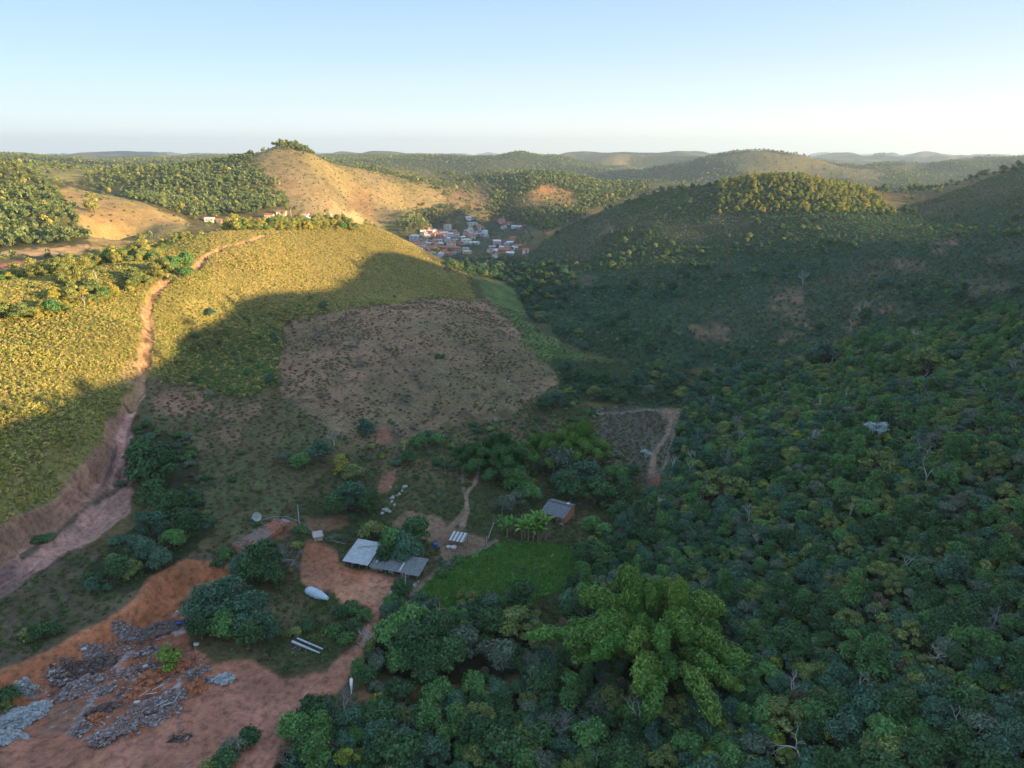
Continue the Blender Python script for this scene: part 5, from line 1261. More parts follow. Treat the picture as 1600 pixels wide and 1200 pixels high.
mound('rubble_heap', 45, 1078, 1.7, 1.0, .4, 'greyrubble', 'small pale rubble patch above the gravel heap', 'rubble', .4, 160, 'gravel', 18, .12)
mound('soil_heap', 280, 1155, 1.9, .6, .4, 'ash', 'thin dark streak of refuse lying on the open road floor', 'rubble', .35, 50, 'ash', 20, .12)
rsd = np.random.RandomState(77)
HP = [(112, 1088, 'left of the burnt heap'), (168, 1078, 'between the grey-white and red heaps'), (198, 1052, 'above the lower red soil heap'), (150, 1022, 'under the white box'), (228, 1020, 'left of the bright green bush'), (215, 1112, 'just above the dark ashy heap'), (238, 1128, 'right of the dark ashy heap'), (285, 1088, 'right of the mixed rubble heap'), (270, 1112, 'at the lower right of the mixed rubble heap'), (310, 1050, 'above the steep red soil heap'), (95, 1062, 'at the left tip of the black ash heap'), (182, 1020, 'at the foot of the cut bank middle'), (130, 1140, 'near the gravel side of the dump'), (160, 1160, 'lowest of the left dump floor')]
for k, (hx, hy, w_) in enumerate(HP):
    mt = ['greyrubble', 'ash', 'redsoil'][k % 3]; mound('rubble_heap' if mt != 'redsoil' else 'soil_heap', hx, hy, 1.2 + 1.3 * rsd.rand(), .7 + .6 * rsd.rand(), .45 + .4 * rsd.rand(), mt, 'small %s heap %s' % ({'greyrubble': 'grey rubble', 'ash': 'black refuse', 'redsoil': 'red soil'}[mt], w_), 'rubble' if mt != 'redsoil' else 'soil heap', .2 + .6 * rsd.rand(), 90, 'greyrubble', 40 + k, .14)
# twigs of the brush pile
rs = np.random.RandomState(31); m_ = MB(); p0 = at(248, 985)
for k in range(240):
    t = rs.rand() * 2 - 1; c_, s_ = math.cos(.5), math.sin(.5); x = t * 5 * c_ + rs.randn() * .7; y = t * 5 * s_ + rs.randn() * .9; z0 = ground(p0.x + x, p0.y + y) - p0.z + .3 + .7 * rs.rand(); a = rs.rand() * 6.28; l_ = .4 + rs.rand() * .9
    m_.bar((x, y, z0), (x + l_ * math.cos(a), y + l_ * math.sin(a), z0 + rs.randn() * .3), .03, .012, 3)
o = m_.build('dead_brush', GREYTWIG); o.location = p0; o.parent = None; bpph = bpy.data.objects['brush_pile']; o.parent = bpph; o.location = (0, 0, 0); o.name = 'twig'; o['kind'] = 'stuff'
for k, (px_, py_, lx, ly, lz, rz, mat, lb, nm, ct) in enumerate([(131, 1015, .7, .45, .3, .3, 'white', 'white box lying against the foot of the red cut bank', 'white_crate', 'box'), (278, 962, .35, .3, .4, .2, 'white', 'small white box at the upper end of the brush pile', 'white_crate', 'box'),
         (297, 1056, .15, .15, .6, .2, 'white', 'upright white canister beside the steep red soil heap', 'canister', 'canister'), (307, 1008, .6, .4, .25, .1, 'white', 'flat white slab at the edge of the big leafy trees', 'stone_slab', 'slab'), (228, 1046, .5, .3, .25, .5, 'white', 'white lump between the soil heaps', 'stone_slab', 'slab'),
         (82, 1050, .6, .35, .3, .4, 'white', 'white scrap at the dump edge under the cut bank', 'scrap_lump', 'scrap'), (280, 978, .5, .3, .2, .2, 'blue', 'blue rag in the brush pile', 'blue_rag', 'rag'), (215, 1102, .6, .3, .2, .3, 'white', 'white scrap between soil and ash heaps', 'scrap_lump', 'scrap'),
         (380, 935, .5, .4, .5, .3, 'concrete', 'grey concrete lump on the slope under the yard trees', 'concrete_lump', 'concrete'), (412, 942, .5, .3, .3, .1, 'redsoil', 'reddish clod by the grass below the yard', 'clod', 'clod')]):
    v, f = blob(rs, lx, ly, lz, 8, 6, .1); me = mesh_from(nm + str(k), np.clip(v, [-lx * .8, -ly * .8, -lz * .8], [lx * .8, ly * .8, lz * .8]), f, MT[mat], False); p = at(px_, py_)
    o = link(nm, me); o.location = (p.x, p.y, p.z + lz * .7 + (.5 if 'brush' in lb or 'between' in lb else 0)); o.rotation_euler.z = rz; tag(o, lb, ct)
for k in range(7):
    p = at(258 + rs.randn() * 14, 1092 + rs.randn() * 9); a = .9 + rs.randn() * .4; o = MB().bar((-.9 * math.cos(a), -.9 * math.sin(a), .9), (.9 * math.cos(a), .9 * math.sin(a), 1.05), .06, .06, 6).build('broken_pipe', MT['white']); o.location = p
    tag(o, 'short white broken pipe strewn on the mixed rubble heap', 'pipe', 'broken pipes on the mixed rubble heap')
# loose litter on the dump floor
rs = np.random.RandomState(8); vs = []; fs = []; oo = 0
for k in range(2600):
    p = at(60 + 330 * rs.rand(), 1000 + 160 * rs.rand())
    if not lookup(COVER['dump'], np.array([[p.x, p.y, 0]]))[0] and rs.rand() < .93: continue
    s3 = .04 + .15 * rs.rand() ** 3; cub = np.array([(x, y, z) for x in (-1, 1) for y in (-1, 1) for z in (-1, 1)]) * s3 * (.7 + .6 * rs.rand(8, 3)) * np.array([1.5, 1, .6]) + np.array(p)
    vs.append(cub); fs.append(np.array([(0, 1, 3, 2), (4, 6, 7, 5), (0, 4, 5, 1), (2, 3, 7, 6), (0, 2, 6, 4), (1, 5, 7, 3)]) + oo); oo += 8
tag(link('litter', mesh_from('litter', np.concatenate(vs), np.concatenate(fs), MT['greyrubble'], False)), 'pale litter and stones strewn over the dump floor', 'litter', None, 'stuff')
# scrap pile of tyres by the road bend
for k, (px_, py_) in enumerate([(543, 941), (549, 943), (541, 945)]):
    V = []; Fq = []
    for i in range(14):
        for j in range(6): a = 6.28318 * i / 14; b2 = 6.28318 * j / 6; V.append(((.33 + .12 * math.cos(b2)) * math.cos(a), (.33 + .12 * math.cos(b2)) * math.sin(a), .1 + .1 * math.sin(b2)))
    for i in range(14):
        for j in range(6): Fq.append((i * 6 + j, ((i + 1) % 14) * 6 + j, ((i + 1) % 14) * 6 + (j + 1) % 6, i * 6 + (j + 1) % 6))
    o = link('old_tyre', mesh_from('tyre%d' % k, V, Fq, MT['black'])); o.location = at(px_, py_); tag(o, ['left upper', 'right', 'lower'][k] + ' old tyre lying at the lower edge of the yard', 'tyre', 'tyres at the yard edge')

# ------------------------------------------------------------------ banana plants
def banana(px, py, n_, s, label, seed):
    rs = np.random.RandomState(seed); p = at(px, py, .5); root = empty('banana_plant', p); root.scale = (s, s, s); tag(root, label, 'banana plant')
    for k in range(n_):
        a0 = rs.rand() * 6.28; r0 = .25 + 1.9 * math.sqrt(k / n_); bx, by = r0 * math.cos(k * 2.4), r0 * math.sin(k * 2.4) * .8; h = 1.7 + 1.5 * rs.rand()
        tv, tf = tube([(bx, by, -.2), (bx + .05, by, h * .5), (bx + .12 * math.cos(a0), by + .12 * math.sin(a0), h)], [.17, .14, .08], 7)
        st = link('stem', mesh_from('banana_stem', tv, tf, P_('banana_stem_%d' % k, (.26, .22, .12), .8, .4, 2) if k == 0 and 'banana_stem_0' not in MATS else MATS['banana_stem_0']), root)
        V = []; Fq = []; T = []
        for j in range(7):
            a = a0 + j * 2.3 + rs.randn() * .2; L = 1.5 + .9 * rs.rand(); el0 = R(82 - 9 * j + rs.randn() * 6); q = np.array([bx, by, h - .1]); m_ = 8; o0 = len(V); side = np.array([-math.sin(a), math.cos(a), 0]); tt = .75 + .5 * rs.rand()
            for i in range(m_ + 1):
                t = i / m_; el = el0 - t * t * R(75); w = .30 * math.sin(math.pi * min(1, t * .93 + .07)) ** .7 + .01
                V += [q + side * w + np.array([0, 0, -.12 * w / .3]), q.copy(), q - side * w + np.array([0, 0, -.12 * w / .3])]; T += [tt * .9, tt * 1.2, tt * .9]
                q = q + np.array([math.cos(a) * math.cos(el), math.sin(a) * math.cos(el), math.sin(el)]) * L / m_
            for i in range(m_): b_ = o0 + 3 * i; Fq += [(b_, b_ + 1, b_ + 4, b_ + 3), (b_ + 1, b_ + 2, b_ + 5, b_ + 4)]
        link('leaves', mesh_from('banana_leaves', V, Fq, LM['banana'], True, np.array(T)), st)['kind'] = 'stuff'
    TAKEN.append((p.x, p.y, 2.5)); return root
banana(832, 838, 14, 1.45, 'largest clump of banana plants on the lawn in front of the tiled hut', 1)
banana(791, 832, 4, 1.15, 'small banana plant left of the big banana clump', 2)

# ------------------------------------------------------------------ palms and the silver-leaved tree
def palm(px, py, h, n_, L, mat, label, seed, lean=(0, 0), droop=95, name='palm_tree', lift=None):
    rs = np.random.RandomState(seed); p = at(px, py, lift if lift is not None else h); root = empty(name, p); tag(root, label, 'palm')
    tv, tf = tube([(0, 0, -.3), (lean[0] * .4, lean[1] * .4, h * .5), (lean[0], lean[1], h)], [.2, .15, .13], 7); link('trunk', mesh_from('palm_trunk', tv, tf, PALEBARK), root)
    for k in range(n_):
        a = k * 2.4 + rs.randn() * .15; el0 = R(75 - 80 * k / n_); V = []; Fq = []; q = np.array([lean[0], lean[1], h], float); m_ = 14; pts_ = []
        for i in range(m_ + 1):
            t = i / m_; el = el0 - t ** 1.4 * R(droop * (.8 + .3 * rs.rand())); pts_.append(q.copy()); q = q + np.array([math.cos(a) * math.cos(el), math.sin(a) * math.cos(el), math.sin(el)]) * L / m_
        side = np.array([-math.sin(a), math.cos(a), 0])
        for i in range(1, m_ * 3):
            t = i / (m_ * 3); c_ = np.array([np.interp(t * m_, np.arange(m_ + 1), [pp_[d_] for pp_ in pts_]) for d_ in range(3)]); ll = L * .22 * math.sin(math.pi * (t * .9 + .08)) ** .6
            fw = np.array([math.cos(a), math.sin(a), 0]) * ll * .5
            for sg in (-1, 1):
                e_ = c_ + side * sg * ll + fw + np.array([0, 0, -ll * .55 + .06 * rs.randn()]); o0 = len(V); V += [c_ - fw * .08, c_ + fw * .12, e_ + fw * .05, e_ - fw * .02]; Fq.append((o0, o0 + 1, o0 + 2, o0 + 3))
        link('frond', mesh_from('frond', V, Fq, LM[mat], False, np.full(len(V), .8 + .4 * rs.rand())), root)
    return root
palm(150, 424, 5.5, 16, 2.6, 'palm', 'palm with drooping fronds on the sunlit left crest beside the pale bare tree', 1, (-1.0, 0), 120, lift=4.5)
palm(1340, 694, 4.5, 18, 2.9, 'palm', 'fan palm with drooping fronds just left of the silver-leaved tree', 2, (0, 0), 130, lift=4.5)
palm(1291, 675, 2.0, 9, 2.0, 'gold', 'yellowish young palm left of the fan palm on the thicket slope', 3, (0, 0), 60, lift=2)
palm(630, 692, 3.8, 10, 1.7, 'yellow', 'slender yellow-green palm with hanging fronds above the red scar', 4, (.5, 0), 120, lift=3.6)
palm(1275, 560, 3.5, 12, 2.2, 'palm', 'small palm at the foot of the hill across the valley', 6, (0, 0), 110)
def parasol_tree(px, py, h, s, seed, label, mat='silver', nb=9, leaf=.26):
    rs = np.random.RandomState(seed); p = at(px, py, h); root = empty('silver_tree', p); tag(root, label, 'tree'); parts = []; LV = []; top = []
    for k in range(nb):
        a = k * 6.28 / nb + rs.randn() * .3; r_ = s * (.5 + .5 * rs.rand()); top.append((r_ * math.cos(a), r_ * math.sin(a), h * (.85 + .2 * rs.rand())))
        parts.append(tube([(0, 0, -.3), (0, 0, h * .35), (top[-1][0] * .5, top[-1][1] * .5, h * .6), top[-1]], [.14, .12, .09, .05], 6))
    tv, tf = merge(parts); link('trunk', mesh_from('silver_trunk', tv, tf, PALEBARK), root)
    P = []; Nn = []
    for t in top:
        n_ = 170; d_ = rs.randn(n_, 3) * np.array([.42, .42, .2]) * (s / 2.1) ** .5; P.append(np.array(t) + d_); q = rs.randn(n_, 3) * .4; q[:, 2] += 1; Nn.append(q)
    V, Fq = leafquads(rs, np.concatenate(P), np.concatenate(Nn), leaf, 1.1); link('crown', mesh_from('silver_crown', V, Fq, LM[mat], False, np.repeat(.75 + .5 * rs.rand(len(V) // 4), 4)), root)
    return root
parasol_tree(1372, 664, 6.6, 2.5, 5, 'silver-leaved tree with flat white tufts standing out of the dark thicket')
parasol_tree(552, 541, 1.6, .7, 6, 'small silvery bush alone on the upper brown pasture', 'grey', 5, .3)
parasol_tree(618, 664, 2.4, .6, 7, 'thin pale tree with a flat top at the lower edge of the brown pasture', 'grey', 3, .25)
parasol_tree(1010, 706, 3.0, 1.3, 8, 'pale silvery-topped tree at the lower edge of the parched clearing', 'silver', 4, .26)
parasol_tree(1035, 782, 3.0, 1.0, 9, 'little silvery tree in the thicket right of the tiled hut', 'silver', 3, .26)
# slanted pale tree by the white stake
p = at(762, 842); e = empty('slanted_tree', p); tag(e, 'thin slanting pale tree with a small leafy tuft left of the small banana plant', 'tree')
tv, tf = tube([(0, 0, -.3), (.6, .4, 1.6), (1.4, 1.0, 3.6), (1.6, 1.2, 4.6)], [.12, .1, .07, .04], 6); t2 = tube([(1.3, .9, 3.3), (2.4, 1.1, 4.0), (3.2, 1.4, 4.9)], [.06, .05, .03], 5); v_, f_2 = merge([(tv, tf), t2]); link('trunk', mesh_from('slanted_trunk', v_, f_2, PALEBARK), e)
rs = np.random.RandomState(2); Pq = np.concatenate([np.array([1.6, 1.2, 4.7]) + rs.randn(70, 3) * .33, np.array([3.2, 1.4, 5.0]) + rs.randn(60, 3) * .35]); V, Fq = leafquads(rs, Pq, rs.randn(130, 3), .25, 1.5); link('crown', mesh_from('slanted_crown', V, Fq, LM['mid'], False, np.repeat(.7 + .5 * rs.rand(130), 4)), e)

# ------------------------------------------------------------------ dead and bare trees
for k, (px_, py_, h, v_, s_, lb) in enumerate([(521, 680, 5.5, 1, 1.25, 'forked pale dead tree standing above the yellowing olive tree'), (1080, 728, 6, 0, 1.25, 'pale dead snag leaning over the thicket edge right of the parched clearing'), (1098, 742, 4, 3, .8, 'thin bent dead trunk just right of the pale dead snag'),
        (1256, 432, 6.5, 1, 1.8, 'forked white dead tree alone on the hillside across the valley'), (445, 868, 5.5, 5, 1.55, 'wide bare grey tree left of the farmyard'), (1385, 838, 4, 5, 1.2, 'wide bare grey tree high in the thicket on the right'), (1418, 880, 5, 4, 1.0, 'white dead tree with thin branching top below the wide bare grey tree'),
        (1212, 945, 4.5, 0, .9, 'curly pale dead branches right of the giant bamboo'), (676, 985, 5, 2, 1.05, 'pale bleached branches sticking out of the trees above the road'), (664, 1092, 3.5, 4, .7, 'small pale dead branch in the bottom thicket below the side track'), (640, 1128, 3.5, 3, .6, 'low pale twig in the bottom thicket near the road'),
        (130, 470, 4.5, 4, 1.1, 'sunlit bare tree on the left crest beside the palm'), (258, 535, 3, 2, .6, 'small bare sapling right of the hill path in the sun'), (1290, 905, 4, 5, 1.15, 'twiggy grey leafless bush in the thicket right of the giant bamboo'), (1130, 790, 4, 3, .9, 'thin grey dead tree in the thicket above the giant bamboo'), (1440, 790, 3.5, 0, .8, 'curled grey dead limb high on the right thicket slope'),
        (1485, 1030, 4, 3, 1.0, 'dead grey branches low in the right corner thicket'), (820, 700, 4, 4, .6, 'thin pale stems rising out of the bamboo'), (1060, 520, 4, 2, 1.0, 'thin pale bare tree at the foot of the hill across the valley'), (1355, 545, 4, 1, 1.0, 'pale leaning dead stem at the top of the thicket slope'), (1500, 530, 4, 1, .9, 'slanting pale dead trunk near the right thicket crest'),
        (780, 1080, 3.5, 2, .7, 'grey bare twigs low between the giant bamboo and the side track'), (945, 1180, 4, 3, .9, 'bare twigs at the bottom edge below the giant bamboo'), (1560, 535, 4, 4, .8, 'pale bare tree at the right edge of the thicket crest'), (360, 1150, 2.2, 5, .55, 'bare brush at the road edge at the bottom left'), (1035, 452, 4, 2, 1.0, 'lone grey bare tree on the middle of the hill across the valley'), (770, 655, 3, 3, .6, 'short pale dead stick above the wide dark bamboo'), (1250, 560, 3.5, 4, .8, 'grey bare shrub tree where hill and thicket meet'), (1000, 1150, 3, 4, .7, 'small bare tree at the foot of the giant bamboo'), (300, 620, 3, 4, .7, 'small bare grey tree at the top of the red slope right of the gully'), (228, 652, 2.6, 5, .55, 'grey brush at the gully head above the big ravine tree')]):
    p = at(px_, py_, h * s_ * .45); e = link('dead_tree', BARE[v_]); e.location = p; e.scale = (s_, s_, s_ * (h / 5.5)); e.rotation_euler = (0, random.gauss(0, .06), random.random() * 6.28); tag(e, lb, 'dead tree')

# ------------------------------------------------------------------ village in the valley and hamlet on the ridge
WC = {'white': (.74, .74, .72), 'cream': (.66, .62, .50), 'pink': (.62, .36, .36), 'blue': (.42, .55, .66), 'grey': (.40, .42, .44), 'yellow': (.68, .62, .30), 'brick': (.46, .26, .18), 'green': (.50, .60, .50)}
RC = {'red': (.50, .16, .10), 'terracotta': (.42, .19, .13), 'grey': (.34, .36, .38), 'white': (.64, .65, .66), 'cream': (.60, .56, .44), 'brown': (.24, .15, .12)}
WM = {k: P_('wall_' + k, v, .9, .12, .5) for k, v in WC.items()}; RM = {k: P_('rooftile_' + k, v, .9, .22, .8) for k, v in RC.items()}
CNT = {}
def house(px, py, w, d_, st, wc, rc, roof='gable', rz=None, label=None, tmin=0, group='houses of the village'):
    h = 3.0 * st; p = at(px, py, 0.0, tmin); rz = random.choice([.15, -.3, .5, 1.2, 1.7, -.1]) if rz is None else rz
    e = empty('village_house', (p.x, p.y, p.z), rz); e['category'] = 'house'; e['group'] = group; e['label'] = ' '.join((label or '').split()[:16])
    x0, x1, y0, y1 = -w / 2, w / 2, -d_ / 2, d_ / 2
    if roof == 'gable':
        rh = 1.3; MB().prism([(y0, -2), (y1, -2), (y1, h), (0, h + rh - .1), (y0, h)], x0, x1).build('wall', WM[wc], e)
        m_ = MB(); m_.slab([(x0 - .4, y0 - .5, h - .1), (x1 + .4, y0 - .5, h - .1), (x1 + .4, 0, h + rh), (x0 - .4, 0, h + rh)], .14); m_.slab([(x0 - .4, y1 + .5, h - .1), (x1 + .4, y1 + .5, h - .1), (x1 + .4, 0.01, h + rh), (x0 - .4, 0.01, h + rh)], .14); m_.build('roof', RM[rc], e)
    elif roof == 'hip':
        MB().box(x0, x1, y0, y1, -2, h).build('wall', WM[wc], e); k = min(w, d_) * .32
        MB().hexa([(x0 - .5, y0 - .5, h), (x1 + .5, y0 - .5, h), (x1 + .5, y1 + .5, h), (x0 - .5, y1 + .5, h)], [(x0 + k, y0 + k, h + 1.9), (x1 - k, y0 + k, h + 1.9), (x1 - k, y1 - k, h + 1.9), (x0 + k, y1 - k, h + 1.9)]).build('roof', RM[rc], e)
    else:
        MB().box(x0, x1, y0, y1, -2, h).build('wall', WM[wc], e)
        MB().slab([(x0 - .3, y0 - .3, h + .2), (x1 + .3, y0 - .3, h + .2), (x1 + .3, y1 + .3, h + .45), (x0 - .3, y1 + .3, h + .45)], .15).build('roof', RM[rc], e)
    for s_ in range(st):
        for xx in ([x0 + w * .22, x0 + w * .72] if w > 7 else [x0 + w * .6]):
            wd = MB().box(xx, xx + 1.1, y0 - .06, y0, 1.0 + 3 * s_, 2.2 + 3 * s_).build('window', MT['glassy'], e)
    MB().box(x0 + w * .48, x0 + w * .48 + .9, y0 - .07, y0, 0, 2.1).build('door', MT['wood'], e)
    MB().box(x1, x1 + .06, -.6, .6, 1.0, 2.2).build('window', MT['glassy'], e)
    return e
VZ = lambda X, Y: (620 + X / 7.27, 330 + Y / 7.27)
VL = [(200, 330, 12, 10, 2, 'blue', 'cream', 'hip', 'two-storey blue-grey house with a cream hipped roof at the left end of the village'), (315, 330, 10, 8, 1, 'yellow', 'brown', 'gable', 'pale yellow cottage right of the cream hipped house'), (262, 345, 6, 6, 1, 'white', 'red', 'gable', 'tiny red-roofed house at the foot of the cream hipped one'),
      (385, 245, 10, 7, 1, 'blue', 'white', 'gable', 'low blue-white house at the upper left of the village'), (350, 215, 8, 7, 1, 'brick', 'red', 'gable', 'red-roofed house behind the low blue-white one'), (290, 235, 8, 7, 1, 'white', 'brown', 'gable', 'brown-roofed white house at the village\'s upper left edge'),
      (480, 240, 11, 9, 1, 'pink', 'terracotta', 'flat', 'pink house left of the tall cream block'), (578, 222, 9, 9, 3, 'cream', 'grey', 'flat', 'tallest cream block with three storeys in the upper village'), (640, 240, 8, 7, 1, 'brick', 'brown', 'gable', 'brick house right of the tall cream block'),
      (530, 290, 13, 9, 2, 'white', 'white', 'gable', 'wide white-roofed house below the pink one'), (605, 300, 9, 8, 2, 'white', 'white', 'gable', 'steep white house below the tall cream block'), (410, 305, 7, 7, 2, 'brick', 'red', 'gable', 'narrow orange-red house in the left centre of the village'),
      (460, 350, 12, 9, 1, 'white', 'grey', 'gable', 'long white house with grey roof in the left centre'), (578, 355, 7, 7, 2, 'blue', 'white', 'gable', 'small pale blue house above the dark trees'), (350, 385, 10, 7, 1, 'grey', 'white', 'flat', 'flat pale-roofed house at the lower left of the village'),
      (395, 425, 14, 8, 1, 'white', 'red', 'gable', 'long red-roofed house at the lower left'), (270, 420, 8, 7, 1, 'blue', 'grey', 'gable', 'grey-roofed house at the far lower left'), (330, 440, 8, 6, 1, 'white', 'terracotta', 'gable', 'white house just left of the long red roof\'s trees'),
      (600, 425, 10, 8, 1, 'white', 'terracotta', 'gable', 'white house with terracotta roof left of the brightest red roof'), (685, 440, 11, 9, 1, 'brick', 'red', 'hip', 'house with the brightest red roof, under the tall white mast'), (440, 485, 13, 7, 1, 'white', 'red', 'gable', 'lower row house with long brick-red roof'),
      (400, 500, 9, 7, 1, 'blue', 'grey', 'gable', 'pale blue house at the bottom left of the village'), (505, 505, 10, 7, 1, 'white', 'white', 'gable', 'white house at the bottom of the left cluster'), (560, 500, 12, 8, 1, 'brick', 'red', 'gable', 'brick-red roof in the bottom row'), (620, 490, 12, 8, 1, 'white', 'terracotta', 'gable', 'long terracotta roof right of the bottom brick-red one'),
      (565, 465, 9, 7, 1, 'pink', 'terracotta', 'gable', 'pinkish house above the bottom row'), (690, 470, 9, 7, 1, 'grey', 'brown', 'gable', 'brown-roofed house under the brightest red roof'), (495, 525, 8, 7, 1, 'white', 'grey', 'gable', 'lowest white house of the left cluster'), (800, 480, 10, 7, 1, 'yellow', 'cream', 'flat', 'cream shed alone in the lower trees'), (785, 445, 8, 6, 1, 'white', 'grey', 'gable', 'small white house alone right of the red roofs'),
      (852, 175, 13, 10, 2, 'green', 'grey', 'flat', 'two-storey pale green building at the top of the orange lane'), (885, 180, 8, 7, 2, 'yellow', 'white', 'gable', 'bright yellowish gable beside the pale green building'), (915, 178, 7, 7, 1, 'brick', 'terracotta', 'gable', 'brick annex right of the yellowish gable'), (805, 90, 9, 7, 1, 'white', 'white', 'gable', 'white house alone above the village'), (850, 85, 7, 6, 1, 'grey', 'grey', 'gable', 'grey shed right of the white house above the village'),
      (1190, 130, 10, 8, 2, 'pink', 'terracotta', 'flat', 'pink two-storey house at the upper right of the village'), (1235, 155, 9, 6, 1, 'brick', 'red', 'flat', 'red-walled house below the upper pink one'), (1290, 145, 11, 6, 1, 'pink', 'terracotta', 'flat', 'low terrace right of the upper pink house'), (1335, 190, 8, 6, 1, 'white', 'white', 'gable', 'white house at the far upper right'), (1395, 195, 7, 6, 1, 'grey', 'white', 'gable', 'small grey house at the extreme upper right'), (1215, 195, 8, 6, 1, 'white', 'grey', 'gable', 'white house at the end of the pale lane'),
      (820, 240, 14, 9, 1, 'pink', 'cream', 'flat', 'long pale-pink roof below the pale green building'), (780, 270, 9, 7, 1, 'blue', 'red', 'gable', 'blue house with red roof beside the orange lane'), (880, 255, 9, 7, 1, 'white', 'terracotta', 'gable', 'white house in the centre right of the village'), (905, 280, 8, 7, 1, 'blue', 'grey', 'gable', 'pale blue house below the centre right white one'), (935, 245, 7, 6, 1, 'pink', 'terracotta', 'gable', 'small pink house left of the white chapel'),
      (1000, 270, 6, 8, 2, 'white', 'white', 'gable', 'white chapel-like house with a steep gable right of centre'), (965, 275, 6, 6, 1, 'blue', 'blue' if False else 'grey', 'gable', 'small blue house left of the white chapel'), (740, 315, 11, 8, 1, 'white', 'white', 'gable', 'white-roofed house right of the dark central tree'), (780, 370, 12, 8, 2, 'white', 'cream', 'gable', 'two-storey white house in the middle row'), (825, 355, 9, 8, 1, 'blue', 'terracotta', 'gable', 'pale blue house right of the two-storey white one'),
      (865, 380, 8, 7, 1, 'yellow', 'white', 'gable', 'yellow house in the middle row'), (905, 375, 8, 7, 1, 'white', 'yellow' if False else 'cream', 'gable', 'white house right of the yellow one'), (1020, 305, 6, 5, 1, 'grey', 'grey', 'flat', 'grey shed below the white chapel'),
      (1140, 385, 18, 10, 2, 'pink', 'white', 'flat', 'large pink-brown flat-roofed building in the right cluster'), (1095, 425, 11, 9, 1, 'grey', 'grey', 'gable', 'grey-roofed house below the large pink-brown building'), (1180, 430, 7, 7, 1, 'blue', 'white', 'gable', 'sky-blue house below the large pink-brown building'), (1160, 470, 12, 9, 1, 'white', 'white', 'gable', 'broad white roof in the right cluster'), (1220, 475, 11, 8, 1, 'blue', 'grey', 'gable', 'pale blue house right of the broad white roof'),
      (1165, 505, 8, 7, 1, 'brick', 'red', 'hip', 'small red-roofed house at the bottom right of the village'), (1130, 525, 8, 6, 1, 'white', 'grey', 'gable', 'white shed at the bottom of the right cluster'), (1250, 395, 10, 7, 1, 'grey', 'grey', 'gable', 'long grey roof right of the large pink-brown building'), (1285, 375, 9, 7, 1, 'blue', 'white', 'gable', 'pale blue house above the right red earth'), (1320, 345, 9, 8, 2, 'brick', 'red', 'flat', 'red-brick house against the red earth bank'),
      (1260, 435, 8, 7, 1, 'brick', 'terracotta', 'gable', 'orange-brown house in the right cluster'), (1330, 440, 6, 6, 1, 'white', 'white', 'gable', 'small white house below the red earth'), (1375, 420, 9, 6, 1, 'brick', 'red', 'flat', 'brick shed on the red earth'), (1465, 470, 6, 6, 1, 'white', 'red', 'gable', 'single house alone at the far right of the village'), (1290, 505, 8, 6, 1, 'grey', 'white', 'gable', 'pale shed at the lower right fringe')]
for (X, Y, w, d_, st, wc, rc, rf, lb) in VL:
    px_, py_ = VZ(X, Y); house(px_, py_, w, d_, st, wc, rc, rf, None, lb, 600)
NAMED = [(lb, *VZ(X, Y)) for (X, Y, *_r, lb) in VL]
rsv = np.random.RandomState(12); nf = 0; occ = [(X, Y) for (X, Y, *_r) in VL]
CL = [(300, 380, 110, 60), (480, 440, 150, 60), (560, 300, 120, 60), (800, 330, 110, 60), (900, 230, 90, 50), (1190, 440, 110, 60), (420, 260, 120, 45)]
RW = {'red': 'red-tiled', 'terracotta': 'terracotta-roofed', 'grey': 'grey-roofed', 'cream': 'cream-roofed', 'white': 'white-roofed', 'brown': 'brown-roofed'}
for k in range(400):
    if nf >= 42: break
    c = CL[rsv.randint(len(CL))]; X = c[0] + c[2] * rsv.uniform(-1, 1); Y = c[1] + c[3] * rsv.uniform(-1, 1)
    if min(((X - a_) / 1.5) ** 2 + ((Y - b2_) * 1.3) ** 2 for a_, b2_ in occ) < 32 ** 2: continue
    occ.append((X, Y)); nf += 1; px_, py_ = VZ(X, Y)
    wc = ['white', 'cream', 'pink', 'brick', 'blue', 'yellow'][rsv.choice(6, p=[.25, .22, .14, .2, .1, .09])]; rc = ['red', 'terracotta', 'grey', 'cream', 'brown'][rsv.choice(5, p=[.3, .36, .12, .12, .1])]
    nn = sorted(NAMED, key=lambda n_: math.hypot(n_[1] - px_, (n_[2] - py_) * 1.5))[0]
    short = ' '.join(nn[0].split()[:6]); short = short if not short.split()[-1] in ('at', 'with', 'the', 'of', 'a', 'in', 'on', 'beside', 'right', 'left', 'its', 'and', 'to', 'under', 'above', 'below') else ' '.join(nn[0].split()[:4])
    rel = side_of(px_, py_, ('', nn[1], nn[2])).replace('just ', '')
    lb = '%s %s house %s the %s' % (RW[rc], wc if wc != 'brick' else 'brick-walled', rel, short)
    if lb in USED: lb = 'another ' + lb
    USED[lb] = 1
    house(px_, py_, rsv.uniform(8, 13), rsv.uniform(6.5, 8.5), 1 + (rsv.rand() < .2), wc, rc, 'gable', None, lb, 600)
